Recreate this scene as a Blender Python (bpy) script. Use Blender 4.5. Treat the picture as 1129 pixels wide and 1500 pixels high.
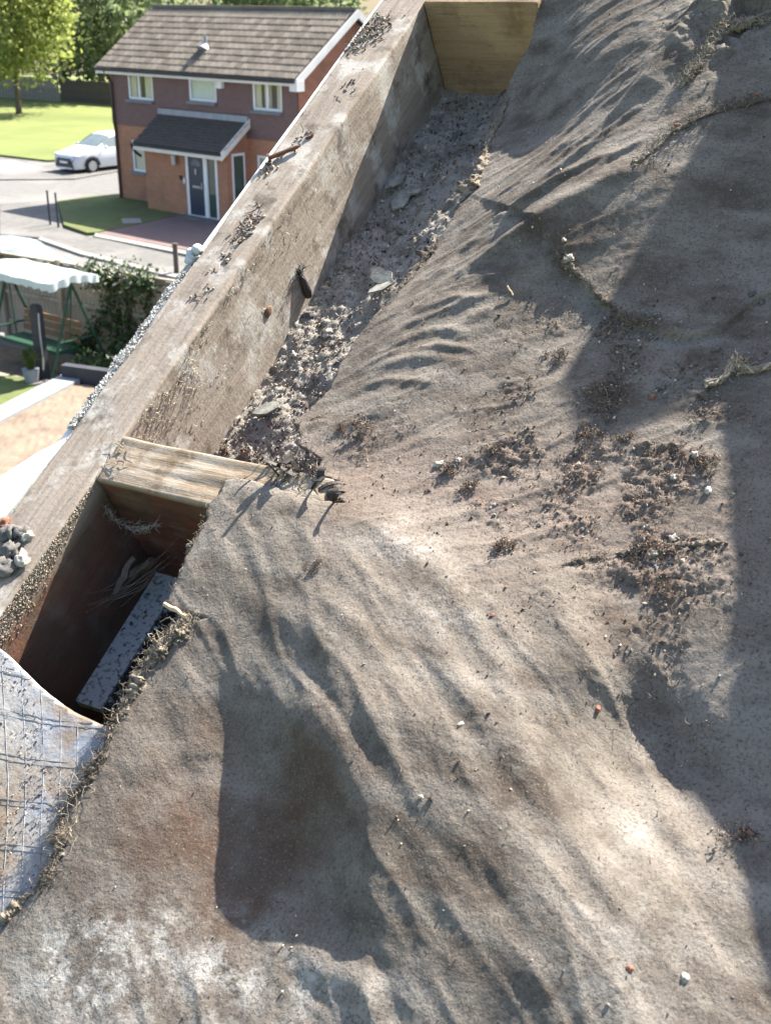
import bpy, bmesh, math, random
import numpy as np
from mathutils import Matrix, Vector

random.seed(7); RNG = np.random.default_rng(7)
R = math.radians
SC = bpy.context.scene
for o in list(bpy.data.objects): bpy.data.objects.remove(o)
COL = SC.collection

# ------------------------------------------------------------------ camera
PITCH, HC, FPX, CX, CY = R(22.8), 7.0, 1825.0, 564.5, 750.0     # focal length in pixels of a 1129x1500 frame
cam = bpy.data.cameras.new('camera'); camo = bpy.data.objects.new('camera', cam); COL.objects.link(camo)
camo.location = (0, 0, HC); camo.rotation_euler = (math.pi/2 - PITCH, 0, 0)
cam.sensor_fit = 'HORIZONTAL'; cam.sensor_width = 36; cam.lens = 36*FPX/1129
cam.clip_start = .05; cam.clip_end = 2000
cam.dof.use_dof = True; cam.dof.focus_distance = 1.22; cam.dof.aperture_fstop = 26
SC.camera = camo
# ------------------------------------------------------------------ sky, sun, exposure
SUN_AZ, SUN_EL = R(46), R(47.5)          # azimuth clockwise from the viewing direction
world = bpy.data.worlds.new('World'); SC.world = world; world.use_nodes = True
wn = world.node_tree.nodes; wl = world.node_tree.links
sky = wn.new('ShaderNodeTexSky'); sky.sky_type = 'NISHITA'; sky.sun_disc = False
sky.sun_elevation = SUN_EL; sky.sun_rotation = SUN_AZ; sky.air_density = 1.0; sky.dust_density = 2.0; sky.ozone_density = .6
wn['Background'].inputs[1].default_value = .085
wl.new(sky.outputs[0], wn['Background'].inputs[0])
SUN = Vector((math.sin(SUN_AZ)*math.cos(SUN_EL), math.cos(SUN_AZ)*math.cos(SUN_EL), math.sin(SUN_EL)))
sl = bpy.data.lights.new('sun', 'SUN'); sl.energy = 5.0; sl.angle = R(.55); sl.color = (1, .93, .82)
so = bpy.data.objects.new('sun', sl); COL.objects.link(so); so.location = (20, 20, 40)
so.rotation_euler = (-SUN).to_track_quat('-Z', 'Y').to_euler()
vs = SC.view_settings; vs.view_transform = 'Standard'; vs.look = 'None'; vs.exposure = 2.05; vs.gamma = 1; vs.use_curve_mapping = False

# ------------------------------------------------------------------ geometry of the place
C0 = np.array([0, 0, HC])
def ray(x, y):
    r = (x-CX)/FPX; u = (CY-y)/FPX
    return np.array([r, math.cos(PITCH)+u*math.sin(PITCH), -math.sin(PITCH)+u*math.cos(PITCH)])
def gz(x, y, z=0.0):
    d = ray(x, y); return C0 + d*((z-HC)/d[2])
BV = np.array([.41063218, .74837618, .52087841])            # up the roof slope
NV = np.array([.87669763, -.48104185, 0.0])                 # level, across the slope
UPV = np.cross(NV, BV)                                      # out of the roof
O0 = C0 + ray(180, 640)/np.linalg.norm(ray(180, 640))*1.2
ROOF = Matrix(((NV[0], BV[0], UPV[0], O0[0]), (NV[1], BV[1], UPV[1], O0[1]), (NV[2], BV[2], UPV[2], O0[2]), (0, 0, 0, 1)))
def uv(x, y, h=0.0):
    d = ray(x, y); t = np.dot(O0+UPV*h-C0, UPV)/np.dot(d, UPV); p = C0+d*t-O0
    return np.array([np.dot(p, NV), np.dot(p, BV)])

# ------------------------------------------------------------------ noise
def _h(ix, iy, iz, s):
    n = (ix*374761393 + iy*668265263 + iz*1440662683 + s*1274126177) & 0xffffffff
    n = ((n ^ (n >> 13))*1274126177) & 0xffffffff
    return ((n ^ (n >> 16)) & 0xffff)/32767.5 - 1
def vn(x, y, z=0.0, s=0):
    x = np.asarray(x, float); y = np.asarray(y, float); z = np.asarray(z, float)+np.zeros_like(x)
    ix = np.floor(x).astype(np.int64); iy = np.floor(y).astype(np.int64); iz = np.floor(z).astype(np.int64)
    fx, fy, fz = x-ix, y-iy, z-iz
    fx = fx*fx*fx*(fx*(fx*6-15)+10); fy = fy*fy*fy*(fy*(fy*6-15)+10); fz = fz*fz*fz*(fz*(fz*6-15)+10)
    def L(a, b, t): return a+(b-a)*t
    def pl(k): return L(L(_h(ix, iy, iz+k, s), _h(ix+1, iy, iz+k, s), fx), L(_h(ix, iy+1, iz+k, s), _h(ix+1, iy+1, iz+k, s), fx), fy)
    return L(pl(0), pl(1), fz)
def fbm(x, y, z=0.0, s=0, o=4, g=.5):
    t = 0; a = 1
    for k in range(o):
        t = t + a*vn(np.asarray(x)*2**k, np.asarray(y)*2**k, np.asarray(z)*2**k, s+k*17); a *= g
    return t

# ------------------------------------------------------------------ materials
MATS = {}
def mat(name, c1, c2=None, scale=8.0, rough=.85, bump=0.0, bscale=None, stretch=(1, 1, 1), detail=6.0, spec=.3, metal=0.0, c3=None, s3=2.0, lo=.35, hi=.65, trans=0.0):
    if name in MATS: return MATS[name]
    m = bpy.data.materials.new(name); m.use_nodes = True; MATS[name] = m
    t = m.node_tree; n = t.nodes; l = t.links; p = n['Principled BSDF']
    p.inputs['Roughness'].default_value = rough; p.inputs['Specular IOR Level'].default_value = spec; p.inputs['Metallic'].default_value = metal
    tc = n.new('ShaderNodeTexCoord'); mp = n.new('ShaderNodeMapping'); mp.inputs['Scale'].default_value = stretch
    l.new(tc.outputs['Object'], mp.inputs['Vector'])
    def noise(sc, d=detail):
        q = n.new('ShaderNodeTexNoise'); q.inputs['Scale'].default_value = sc; q.inputs['Detail'].default_value = d; q.inputs['Roughness'].default_value = .62
        l.new(mp.outputs[0], q.inputs['Vector']); return q
    def ramp(src, a, b):
        r = n.new('ShaderNodeMapRange'); r.inputs[1].default_value = a; r.inputs[2].default_value = b; l.new(src, r.inputs[0]); return r.outputs[0]
    def mix(f, a, b):
        x = n.new('ShaderNodeMix'); x.data_type = 'RGBA'; l.new(f, x.inputs[0])
        for k, v in ((6, a), (7, b)):
            if isinstance(v, tuple): x.inputs[k].default_value = (*v, 1)
            else: l.new(v, x.inputs[k])
        return x.outputs[2]
    if c2 is None: c2 = tuple(v*.75 for v in c1)
    col = mix(ramp(noise(scale).outputs[0], lo, hi), c1, c2)
    if c3: col = mix(ramp(noise(s3).outputs[0], .48, .66), col, c3)
    l.new(col, p.inputs['Base Color'])
    if bump:
        b = n.new('ShaderNodeBump'); b.inputs['Strength'].default_value = 1; b.inputs['Distance'].default_value = bump
        l.new(noise(bscale or scale*2).outputs[0], b.inputs['Height']); l.new(b.outputs[0], p.inputs['Normal'])
    if trans:
        tr = n.new('ShaderNodeBsdfTranslucent'); l.new(col, tr.inputs[0]); ms = n.new('ShaderNodeMixShader'); ms.inputs[0].default_value = trans
        l.new(p.outputs[0], ms.inputs[1]); l.new(tr.outputs[0], ms.inputs[2]); l.new(ms.outputs[0], n['Material Output'].inputs[0])
    m['h'] = 1
    return m
def brick_mat(name, a, b, mortar, w=.225, h=.075, wear=None):
    m = bpy.data.materials.new(name); m.use_nodes = True; t = m.node_tree; n = t.nodes; l = t.links; p = n['Principled BSDF']
    p.inputs['Roughness'].default_value = .9; p.inputs['Specular IOR Level'].default_value = .2
    tc = n.new('ShaderNodeTexCoord'); sx = n.new('ShaderNodeSeparateXYZ'); l.new(tc.outputs['Object'], sx.inputs[0])
    ad = n.new('ShaderNodeMath'); l.new(sx.outputs[0], ad.inputs[0]); l.new(sx.outputs[1], ad.inputs[1])
    cb = n.new('ShaderNodeCombineXYZ'); l.new(ad.outputs[0], cb.inputs[0]); l.new(sx.outputs[2], cb.inputs[1])
    br = n.new('ShaderNodeTexBrick'); l.new(cb.outputs[0], br.inputs['Vector'])
    br.inputs['Scale'].default_value = 1; br.inputs['Brick Width'].default_value = w; br.inputs['Row Height'].default_value = h; br.inputs['Mortar Size'].default_value = .006
    br.inputs['Color1'].default_value = (*a, 1); br.inputs['Color2'].default_value = (*b, 1); br.inputs['Mortar'].default_value = (*mortar, 1)
    q = n.new('ShaderNodeTexNoise'); q.inputs['Scale'].default_value = 1.3; q.inputs['Detail'].default_value = 5; l.new(tc.outputs['Object'], q.inputs['Vector'])
    r = n.new('ShaderNodeMapRange'); r.inputs[1].default_value = .5; r.inputs[2].default_value = .72; l.new(q.outputs[0], r.inputs[0])
    x = n.new('ShaderNodeMix'); x.data_type = 'RGBA'; l.new(r.outputs[0], x.inputs[0]); l.new(br.outputs[0], x.inputs[6]); x.inputs[7].default_value = (*(wear or tuple(v*.7 for v in a)), 1)
    l.new(x.outputs[2], p.inputs['Base Color'])
    bm_ = n.new('ShaderNodeBump'); bm_.inputs['Distance'].default_value = .006; l.new(br.outputs['Fac'], bm_.inputs['Height']); bm_.invert = True; l.new(bm_.outputs[0], p.inputs['Normal'])
    MATS[name] = m; return m
def glass_mat(name, c, rough=.05):
    m = mat(name, c, tuple(v*.8 for v in c), 2, rough, spec=.8); return m

# ------------------------------------------------------------------ mesh helpers
def tag(o, label=None, cat=None, group=None, kind=None):
    if label: o['label'] = label
    if cat: o['category'] = cat
    if group: o['group'] = group
    if kind: o['kind'] = kind
    return o
def empty(name, M=None):
    o = bpy.data.objects.new(name, None); COL.objects.link(o); o.empty_display_size = .1
    if M is not None: o.matrix_world = M
    return o
def link(name, me, parent=None, M=None):
    o = bpy.data.objects.new(name, me); COL.objects.link(o)
    if parent is not None: o.parent = parent
    if M is not None: o.matrix_local = M
    return o
class MB:
    def __init__(s): s.v = []; s.f = []; s.mi = []; s.k = 0
    def add(s, vs_, fs, mi=0):
        b = len(s.v); s.v += [tuple(q) for q in vs_] if not isinstance(vs_, np.ndarray) else vs_.tolist(); s.f += [tuple(i+b for i in f) for f in fs]; s.mi += [mi]*len(fs); return s
    def box(s, a, b, mi=0):
        x0, y0, z0 = a; x1, y1, z1 = b
        return s.add([(x0, y0, z0), (x1, y0, z0), (x1, y1, z0), (x0, y1, z0), (x0, y0, z1), (x1, y0, z1), (x1, y1, z1), (x0, y1, z1)],
                     [(0, 3, 2, 1), (4, 5, 6, 7), (0, 1, 5, 4), (1, 2, 6, 5), (2, 3, 7, 6), (3, 0, 4, 7)], mi)
    def prism(s, poly, z0, z1, mi=0):
        n = len(poly); vs_ = [(x, y, z0) for x, y in poly]+[(x, y, z1) for x, y in poly]
        return s.add(vs_, [tuple(range(n-1, -1, -1)), tuple(range(n, 2*n))]+[(i, (i+1) % n, n+(i+1) % n, n+i) for i in range(n)], mi)
    def tube(s, pts, rad, k=5, mi=0, cap=True):
        pts = [np.asarray(p, float) for p in pts]; m = len(pts)
        if np.isscalar(rad): rad = [rad]*m
        vs_ = []; up = np.array([.13, .37, .92])
        for i, p in enumerate(pts):
            t = pts[min(i+1, m-1)]-pts[max(i-1, 0)]; t = t/(np.linalg.norm(t)+1e-12)
            a = np.cross(t, up); na = np.linalg.norm(a)
            if na < .1: a = np.cross(t, [1, 0, 0]); na = np.linalg.norm(a)
            a /= na; c = np.cross(t, a)
            for j in range(k):
                q = 2*math.pi*j/k; vs_.append(p+rad[i]*(a*math.cos(q)+c*math.sin(q)))
        fs = [(i*k+j, i*k+(j+1) % k, (i+1)*k+(j+1) % k, (i+1)*k+j) for i in range(m-1) for j in range(k)]
        if cap: fs += [tuple(range(k-1, -1, -1)), tuple((m-1)*k+j for j in range(k))]
        return s.add(vs_, fs, mi)
    def blob(s, c, r, seed=0, mi=0, amp=.35, sub=(6, 8), freq=1.3):
        nu, nv_ = sub; vs_ = []; c = np.asarray(c, float); r = np.asarray(r, float)+np.zeros(3)
        P = [(0, 0, 1)]
        for i in range(1, nu):
            th = math.pi*i/nu
            for j in range(nv_): ph = 2*math.pi*j/nv_; P.append((math.sin(th)*math.cos(ph), math.sin(th)*math.sin(ph), math.cos(th)))
        P.append((0, 0, -1)); P = np.array(P)
        d = 1+amp*fbm(P[:, 0]*freq+seed*7.1, P[:, 1]*freq, P[:, 2]*freq, seed, 2)
        vs_ = c+P*d[:, None]*r
        fs = [(0, 1+j, 1+(j+1) % nv_) for j in range(nv_)]
        for i in range(nu-2):
            for j in range(nv_):
                a = 1+i*nv_+j; b = 1+i*nv_+(j+1) % nv_; fs.append((a, a+nv_, b+nv_, b))
        L_ = len(P)-1; fs += [(L_, L_-nv_+(j+1) % nv_, L_-nv_+j) for j in range(nv_)]
        return s.add(vs_, fs, mi)
    def build(s, name, mats, parent=None, M=None, smooth=False):
        me = bpy.data.meshes.new(name); me.from_pydata(s.v, [], s.f)
        if not isinstance(mats, (list, tuple)): mats = [mats]
        for m in mats: me.materials.append(m)
        if len(mats) > 1: me.polygons.foreach_set('material_index', s.mi)
        if smooth: me.polygons.foreach_set('use_smooth', [True]*len(s.f))
        me.update(); return link(name, me, parent, M)
def rough_box(name, lo, hi, res, material, parent=None, M=None, rad=.003, amp=.0008, freq=60, along=1, stretch=.12, seed=0, big=0.0, edge_wear=.0):
    """a sawn timber: fine surface grid, rounded arrises, grain-stretched relief, worn edges"""
    lo = np.array(lo, float); hi = np.array(hi, float); V = []; F = []
    def lines(a, b, st):
        n = max(2, int((b-a)/st)); x = np.linspace(a, b, n+1); r = rad
        return np.unique(np.concatenate([x, [a+r*.3, a+r*.7, a+r*1.2, b-r*1.2, b-r*.7, b-r*.3]]))
    for ax in range(3):
        o1, o2 = (ax+1) % 3, (ax+2) % 3
        g1 = lines(lo[o1], hi[o1], res*(6 if o1 == along else 1)); g2 = lines(lo[o2], hi[o2], res*(6 if o2 == along else 1))
        A, B = np.meshgrid(g1, g2, indexing='ij')
        for side in (0, 1):
            P = np.zeros((A.size, 3)); P[:, o1] = A.ravel(); P[:, o2] = B.ravel(); P[:, ax] = hi[ax] if side else lo[ax]
            base = sum(len(q) for q in V); V.append(P); m = len(g2)
            i, j = np.meshgrid(np.arange(len(g1)-1), np.arange(m-1), indexing='ij'); i = i.ravel(); j = j.ravel()
            q = np.stack([i*m+j, (i+1)*m+j, (i+1)*m+j+1, i*m+j+1], 1)+base
            F.append(q if side else q[:, ::-1])
    P = np.concatenate(V); F = np.concatenate(F)
    rr = rad*np.ones(len(P))
    if edge_wear: 
        sc = np.array([freq*.5]*3); sc[along] = freq*.25
        rr = rad*(1+edge_wear*np.clip(vn(P[:, 0]*sc[0], P[:, 1]*sc[1], P[:, 2]*sc[2], seed+5), 0, 1))
    Q = np.clip(P, lo+rr[:, None], hi-rr[:, None]); D = P-Q; L = np.linalg.norm(D, axis=1, keepdims=True)+1e-9; nrm = D/L
    P2 = Q+nrm*rr[:, None]
    s = np.array([freq]*3, float); s[along] *= stretch
    d = amp*fbm(P2[:, 0]*s[0], P2[:, 1]*s[1], P2[:, 2]*s[2], seed, 4)
    if big: d = d+big*fbm(P2[:, 0]*9, P2[:, 1]*9, P2[:, 2]*9, seed+31, 3)
    P2 = P2+nrm*d[:, None]
    me = bpy.data.meshes.new(name); me.from_pydata(P2.tolist(), [], F.tolist()); me.materials.append(material)
    bm = bmesh.new(); bm.from_mesh(me); bmesh.ops.remove_doubles(bm, verts=bm.verts, dist=1e-5); bm.to_mesh(me); bm.free()
    me.polygons.foreach_set('use_smooth', [True]*len(me.polygons)); me.update()
    return link(name, me, parent, M)
def polydist(U, V, poly, closed=False):
    """distance, signed side (left positive) and nearest point to a polyline, vectorised"""
    best = np.full(U.shape, 1e9); side = np.zeros(U.shape); nx = np.zeros(U.shape); ny = np.zeros(U.shape); tt = np.zeros(U.shape)
    P = [np.asarray(p, float) for p in poly]
    if closed: P = P+[P[0]]
    Ls = [np.linalg.norm(P[i+1]-P[i]) for i in range(len(P)-1)]; T = sum(Ls); acc = 0
    for i in range(len(P)-1):
        a, b = P[i], P[i+1]; d = b-a; L2 = d@d+1e-15
        t = np.clip(((U-a[0])*d[0]+(V-a[1])*d[1])/L2, 0, 1); x = a[0]+t*d[0]; y = a[1]+t*d[1]
        q = (U-x)**2+(V-y)**2; w = q < best
        best = np.where(w, q, best); nx = np.where(w, x, nx); ny = np.where(w, y, ny)
        side = np.where(w, np.sign(d[0]*(V-a[1])-d[1]*(U-a[0])), side); tt = np.where(w, (acc+t*Ls[i])/T, tt); acc += Ls[i]
    return np.sqrt(best), side, nx, ny, tt
def inside(U, V, poly):
    c = np.zeros(U.shape, bool); n = len(poly)
    for i in range(n):
        x0, y0 = poly[i]; x1, y1 = poly[(i+1) % n]
        if y0 == y1: continue
        w = ((y0 > V) != (y1 > V)) & (U < (x1-x0)*(V-y0)/(y1-y0)+x0); c ^= w
    return c
def rag(poly, step=.004, amp=.003, freq=90, seed=0, closed=False):
    out = []; P = [np.asarray(p, float) for p in poly]; 
    if closed: P = P+[P[0]]
    for i in range(len(P)-1):
        a, b = P[i], P[i+1]; n = max(1, int(np.linalg.norm(b-a)/step))
        for k in range(n): out.append(a+(b-a)*k/n)
    if not closed: out.append(P[-1])
    out = np.array(out); d = np.stack([fbm(out[:, 0]*freq, out[:, 1]*freq, 0, seed, 3), fbm(out[:, 0]*freq, out[:, 1]*freq, 9.5, seed+3, 3)], 1)
    return out+d*amp
def sheet(name, outline, step, hfun, material, M=ROOF, thick=.003, attr=None, parent=None, smooth=True, skirt=True):
    """a draped sheet: fine grid over a torn outline in roof coordinates, snapped to the tear and given a thickness"""
    outline = np.asarray(outline); lo = outline.min(0); hi = outline.max(0)
    nu = int((hi[0]-lo[0])/step)+2; nv_ = int((hi[1]-lo[1])/step)+2
    gu = lo[0]+np.arange(nu)*step; gv = lo[1]+np.arange(nv_)*step
    U, V = np.meshgrid(gu, gv, indexing='ij')
    fc = inside(U[:-1, :-1]+step/2, V[:-1, :-1]+step/2, outline)
    i, j = np.nonzero(fc); F = np.stack([i*nv_+j, (i+1)*nv_+j, (i+1)*nv_+j+1, i*nv_+j+1], 1)
    used = np.zeros(nu*nv_, int); np.add.at(used, F.ravel(), 1)
    x = U.ravel().copy(); y = V.ravel().copy(); bd = (used > 0) & (used < 4)
    _, _, nx, ny, _ = polydist(x[bd], y[bd], outline, True)
    ok = np.hypot(nx-x[bd], ny-y[bd]) < step*1.6
    x[bd] = np.where(ok, nx, x[bd]); y[bd] = np.where(ok, ny, y[bd])
    keep = used > 0; idx = np.full(nu*nv_, -1); idx[keep] = np.arange(keep.sum()); F = idx[F]; x = x[keep]; y = y[keep]
    h = hfun(x, y); P = np.stack([x, y, h], 1); nb = len(P)
    faces = F.tolist()
    if skirt:
        E = np.concatenate([F[:, [0, 1]], F[:, [1, 2]], F[:, [2, 3]], F[:, [3, 0]]]); key = np.sort(E, 1); key = key[:, 0].astype(np.int64)*nb+key[:, 1]
        u_, ix, ct = np.unique(key, return_index=True, return_counts=True); be = E[ix[ct == 1]]
        bv = np.unique(be); m2 = np.full(nb, -1); m2[bv] = nb+np.arange(len(bv)); Q = P[bv].copy(); Q[:, 2] -= thick
        P = np.concatenate([P, Q]); faces += [(int(a), int(m2[a]), int(m2[b]), int(b)) for a, b in be]
    me = bpy.data.meshes.new(name); me.from_pydata(P.tolist(), [], faces); me.materials.append(material)
    if smooth: me.polygons.foreach_set('use_smooth', [True]*len(me.polygons))
    if attr is not None:
        c = attr(P[:, 0], P[:, 1]); a = me.color_attributes.new('stain', 'FLOAT_COLOR', 'POINT')
        a.data.foreach_set('color', np.concatenate([c, np.ones((len(P), 1))], 1).astype(np.float32).ravel())
    me.update(); return link(name, me, parent, M)
def bez(pts, n=6):
    P = [np.asarray(p, float) for p in pts]; out = []
    P = [2*P[0]-P[1]]+P+[2*P[-1]-P[-2]]
    for i in range(1, len(P)-2):
        for k in range(n):
            t = k/n; out.append(.5*((2*P[i])+(P[i+1]-P[i-1])*t+(2*P[i-1]-5*P[i]+4*P[i+1]-P[i+2])*t*t+(-P[i-1]+3*P[i]-3*P[i+1]+P[i+2])*t**3))
    out.append(P[-2]); return out
def fibre(mb, p, L, r, curl=.5, k=3, seg=4, mi=0, d=None, flat=.5):
    if d is None: d = RNG.normal(size=3); d[2] = abs(d[2])*flat
    d = np.asarray(d, float); d = d/(np.linalg.norm(d)+1e-9); pts = [np.asarray(p, float)]
    for s in range(seg):
        d = d+RNG.normal(size=3)*curl; d /= np.linalg.norm(d); pts.append(pts[-1]+d*L/seg)
    mb.tube(pts, [r*(1-.6*s/seg) for s in range(seg+1)], k, mi, cap=False)
OCT = np.array([(1, 0, 0), (-1, 0, 0), (0, 1, 0), (0, -1, 0), (0, 0, 1), (0, 0, -1)], float)
OCTF = [(0, 2, 4), (2, 1, 4), (1, 3, 4), (3, 0, 4), (2, 0, 5), (1, 2, 5), (3, 1, 5), (0, 3, 5)]
def grains(mb, P, r, mi, flat=.7):
    """many little angular crumbs at once"""
    P = np.asarray(P, float); n = len(P); r = np.asarray(r, float); Q = RNG.normal(size=(n, 4)); Q /= np.linalg.norm(Q, axis=1, keepdims=True); w, x, y, z = Q.T
    M_ = np.stack([1-2*(y*y+z*z), 2*(x*y-w*z), 2*(x*z+w*y), 2*(x*y+w*z), 1-2*(x*x+z*z), 2*(y*z-w*x), 2*(x*z-w*y), 2*(y*z+w*x), 1-2*(x*x+y*y)], 1).reshape(n, 3, 3)
    S = np.stack([RNG.uniform(.5, 1.2, n), RNG.uniform(.5, 1.2, n), RNG.uniform(.5, 1, n)*flat], 1)*r[:, None]
    V = OCT[None]*RNG.uniform(.7, 1.2, (n, 6, 1))*S[:, None, :]; V = np.einsum('nij,nkj->nki', M_, V)+P[:, None, :]
    b = len(mb.v); mb.v += V.reshape(-1, 3).tolist(); F = np.array(OCTF)[None]+(b+6*np.arange(n))[:, None, None]; mb.f += F.reshape(-1, 3).tolist(); mb.mi += np.repeat(np.asarray(mi)+np.zeros(n, int), 8).tolist()
def grain(mb, p, r, mi=0, flat=.7):
    q = Matrix.Rotation(random.random()*6.28, 3, Vector(RNG.normal(size=3)).normalized())
    s = np.array([random.uniform(.5, 1.2), random.uniform(.5, 1.2), random.uniform(.5, 1)*flat])*r
    v = (OCT*s*RNG.uniform(.7, 1.2, (6, 1)))@np.array(q).T
    mb.add(v+np.asarray(p), OCTF, mi)

# =================================================================== the ground, road and lawns
M_asph = mat('asphalt', (.115, .113, .11), (.14, .138, .135), 3, .9, .002, 120, c3=(.17, .165, .16), s3=.25)
M_path = mat('footpath_tarmac', (.095, .093, .09), (.13, .127, .12), 5, .9, .002, 90, c3=(.16, .155, .15), s3=.5)
M_conc = mat('concrete', (.22, .21, .19), (.28, .265, .245), 6, .9, .002, 60)
M_kerb = mat('kerb_stone', (.2, .195, .18), (.26, .25, .23), 9, .9, .002, 60)
M_lawn = mat('park_grass', (.12, .15, .04), (.16, .185, .055), 1.2, .95, .03, 22, c3=(.1, .125, .035), s3=.15)
M_lawn2 = mat('front_lawn_grass', (.09, .12, .035), (.12, .15, .05), 3, .95, .03, 30, c3=(.11, .105, .05), s3=.9)
M_soil = mat('bare_soil', (.1, .075, .05), (.16, .125, .085), 6, .95, .01, 40)
def flat(name, poly, z, m, kind='structure', z0=None):
    mb = MB()
    if z0 is None: mb.add([(x, y, z) for x, y in poly], [tuple(range(len(poly)))])
    else: mb.prism(poly, z0, z)
    return tag(mb.build(name, m), kind=kind)
def ppx(l, z=0): return [tuple(gz(x, y, z)[:2]) for x, y in l]
g_ = MB(); ys = [-200, 60, 105, 140, 220, 400, 900]; zs = [-.03, -.03, -.03, -1.5, -9, -28, -75]      # the land falls away behind the trees
g_.add([(x, y, z) for y, z in zip(ys, zs) for x in (-900, 900)], [(2*i, 2*i+1, 2*i+3, 2*i+2) for i in range(6)])
tag(g_.build('ground', M_lawn), kind='structure')
flat('road', [(-60, 20), (40, -20), (60, 40), (10, 75), (-60, 57)], 0, M_asph)
park = ppx([(-900, 236), (0, 229), (70, 237), (115, 236), (165, 226), (330, 205), (900, 170), (1600, 100), (-1500, 100)])
park = [(-80, 62), tuple(gz(0, 229)[:2]), tuple(gz(70, 237)[:2]), tuple(gz(120, 235)[:2]), tuple(gz(168, 224)[:2]), (-3, 66), (40, 66), (60, 104), (-120, 104)]
flat('park_lawn', park, .09, M_lawn, z0=-.02)
flat('far_footpath', ppx([(-300, 240), (0, 231), (70, 239), (120, 237), (170, 227), (260, 215), (260, 245), (170, 252), (110, 263), (0, 264), (-300, 275)]), .045, M_path, z0=-.02)
flat('concrete_crossover', ppx([(-200, 238), (20, 236), (62, 248), (20, 254), (-200, 260)]), .05, M_conc)
FA = R(-47.9)
HD = np.array([math.sin(FA+math.pi), math.cos(FA+math.pi), 0]); HE = np.array([math.sin(FA+math.pi/2), math.cos(FA+math.pi/2), 0]); HA = gz(178, 292)
def hp(s, y): p = HA+HD*s+HE*y; return (p[0], p[1])
# footpath in front of the house, kerb, front lawn, block-paved drive
flat('near_footpath', ppx([(0, 300), (60, 296), (84, 299), (92, 337), (130, 349), (150, 352), (290, 383), (420, 400), (420, 440), (250, 404), (120, 372), (60, 350), (0, 345)]), .05, M_path, z0=-.02)
flat('dropped_kerb', ppx([(140, 344), (300, 376), (420, 398), (420, 403), (300, 381), (138, 349)]), .075, M_kerb, z0=-.02)
flat('front_lawn', ppx([(84, 298), (130, 291), (178, 287), (230, 300), (262, 318), (190, 335), (142, 344), (128, 345), (94, 333)]), .1, M_lawn2, z0=-.02)
M_block = brick_mat('block_paving', (.17, .115, .11), (.2, .14, .13), (.11, .09, .08), .2, .1, (.145, .11, .105))
t_ = M_block.node_tree
for l_ in list(t_.links):
    if l_.to_node.type == 'TEX_BRICK' and l_.to_socket.name == 'Vector': t_.links.remove(l_)
t_.links.new([n for n in t_.nodes if n.type == 'TEX_COORD'][0].outputs['Object'], [n for n in t_.nodes if n.type == 'TEX_BRICK'][0].inputs['Vector'])
flat('block_paved_drive', ppx([(143, 345), (192, 334), (262, 317), (332, 318), (520, 345), (520, 420), (420, 398), (300, 375)]), .085, M_block, z0=-.02)
flat('near_kerb', ppx([(60, 350), (120, 371), (250, 403), (420, 439), (420, 444), (250, 408), (118, 375), (56, 353)]), .07, M_kerb, z0=-.02)
o = flat('drain_cover', ppx([(178, 320), (205, 320), (208, 326), (180, 327)], .1), .115, M_conc, z0=.09); del o['kind']
tag(o, 'small pale concrete drain cover set in the front lawn', 'drain cover')
# own back garden behind the near fence
M_slab = mat('patio_slab', (.2, .175, .15), (.26, .235, .2), 5, .9, .002, 40)
flat('garden_ground', [(-14, 26.3), (-8.3, 25.9), (-3, 22.7), (2, 20), (2, 4), (-14, 4)], .01, M_soil)
pat = tag(empty('patio'), kind='structure')
for i in range(9):
    for j in range(7):
        x = -9.6+i*.62; y = 20.6+j*.62-i*.31
        m = MB(); w = .3; c, s_ = math.cos(-.6), math.sin(-.6)
        m.prism([(x+c*a-s_*b, y+s_*a+c*b) for a, b in ((-w, -w), (w, -w), (w, w), (-w, w))], 0, .045+random.random()*.006); m.build('slab', M_slab, pat)
flat('garden_lawn', ppx([(-300, 556), (0, 553), (36, 556), (60, 575), (40, 640), (-300, 700)]), .05, M_lawn2, z0=0)

# =================================================================== the house opposite
M_brick = brick_mat('orange_brick', (.4, .195, .115), (.34, .155, .09), (.34, .25, .19), wear=(.27, .15, .1))
M_plum = brick_mat('plum_brick', (.17, .112, .105), (.148, .096, .09), (.17, .13, .12), wear=(.155, .1, .094))
M_gable = brick_mat('gable_brick', (.3, .13, .085), (.24, .1, .065), (.24, .17, .13), wear=(.2, .1, .07))
M_white = mat('white_upvc', (.72, .73, .74), (.66, .67, .68), 3, .4)
M_wtrim = mat('white_painted_trim', (.7, .69, .66), (.6, .59, .56), 2, .5)
M_glass = glass_mat('window_glass', (.055, .06, .062))
M_curt = mat('curtain_cloth', (.8, .74, .58), (.62, .55, .42), 6, .9, stretch=(8, 1, .4))
M_curt2 = mat('net_curtain', (.75, .79, .75), (.62, .66, .62), 6, .9, stretch=(8, 1, .4))
M_roof = mat('roof_tile_brown', (.145, .125, .102), (.195, .17, .14), 5, .9, .004, 40, c3=(.22, .2, .165), s3=1.3)
M_proof = mat('porch_tile_dark', (.06, .05, .045), (.085, .072, .062), 7, .85, .003, 40)
M_lead = mat('lead_flashing', (.22, .24, .27), (.28, .3, .33), 5, .6)
M_sill = mat('grey_sill', (.13, .14, .16), (.17, .18, .2), 4, .7)
M_door = mat('navy_door_paint', (.014, .024, .05), (.018, .03, .06), 3, .35, spec=.5)
M_blk = mat('black_plastic', (.02, .02, .02), (.03, .03, .03), 4, .5)
M_dpipe = mat('brown_pipe', (.06, .035, .028), (.075, .045, .035), 4, .5)
M_metal = mat('grey_metal', (.4, .42, .43), (.3, .31, .32), 4, .4, metal=.6)
HM = Matrix(((HD[0], HE[0], 0, HA[0]), (HD[1], HE[1], 0, HA[1]), (0, 0, 1, 0), (0, 0, 0, 1)))
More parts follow.
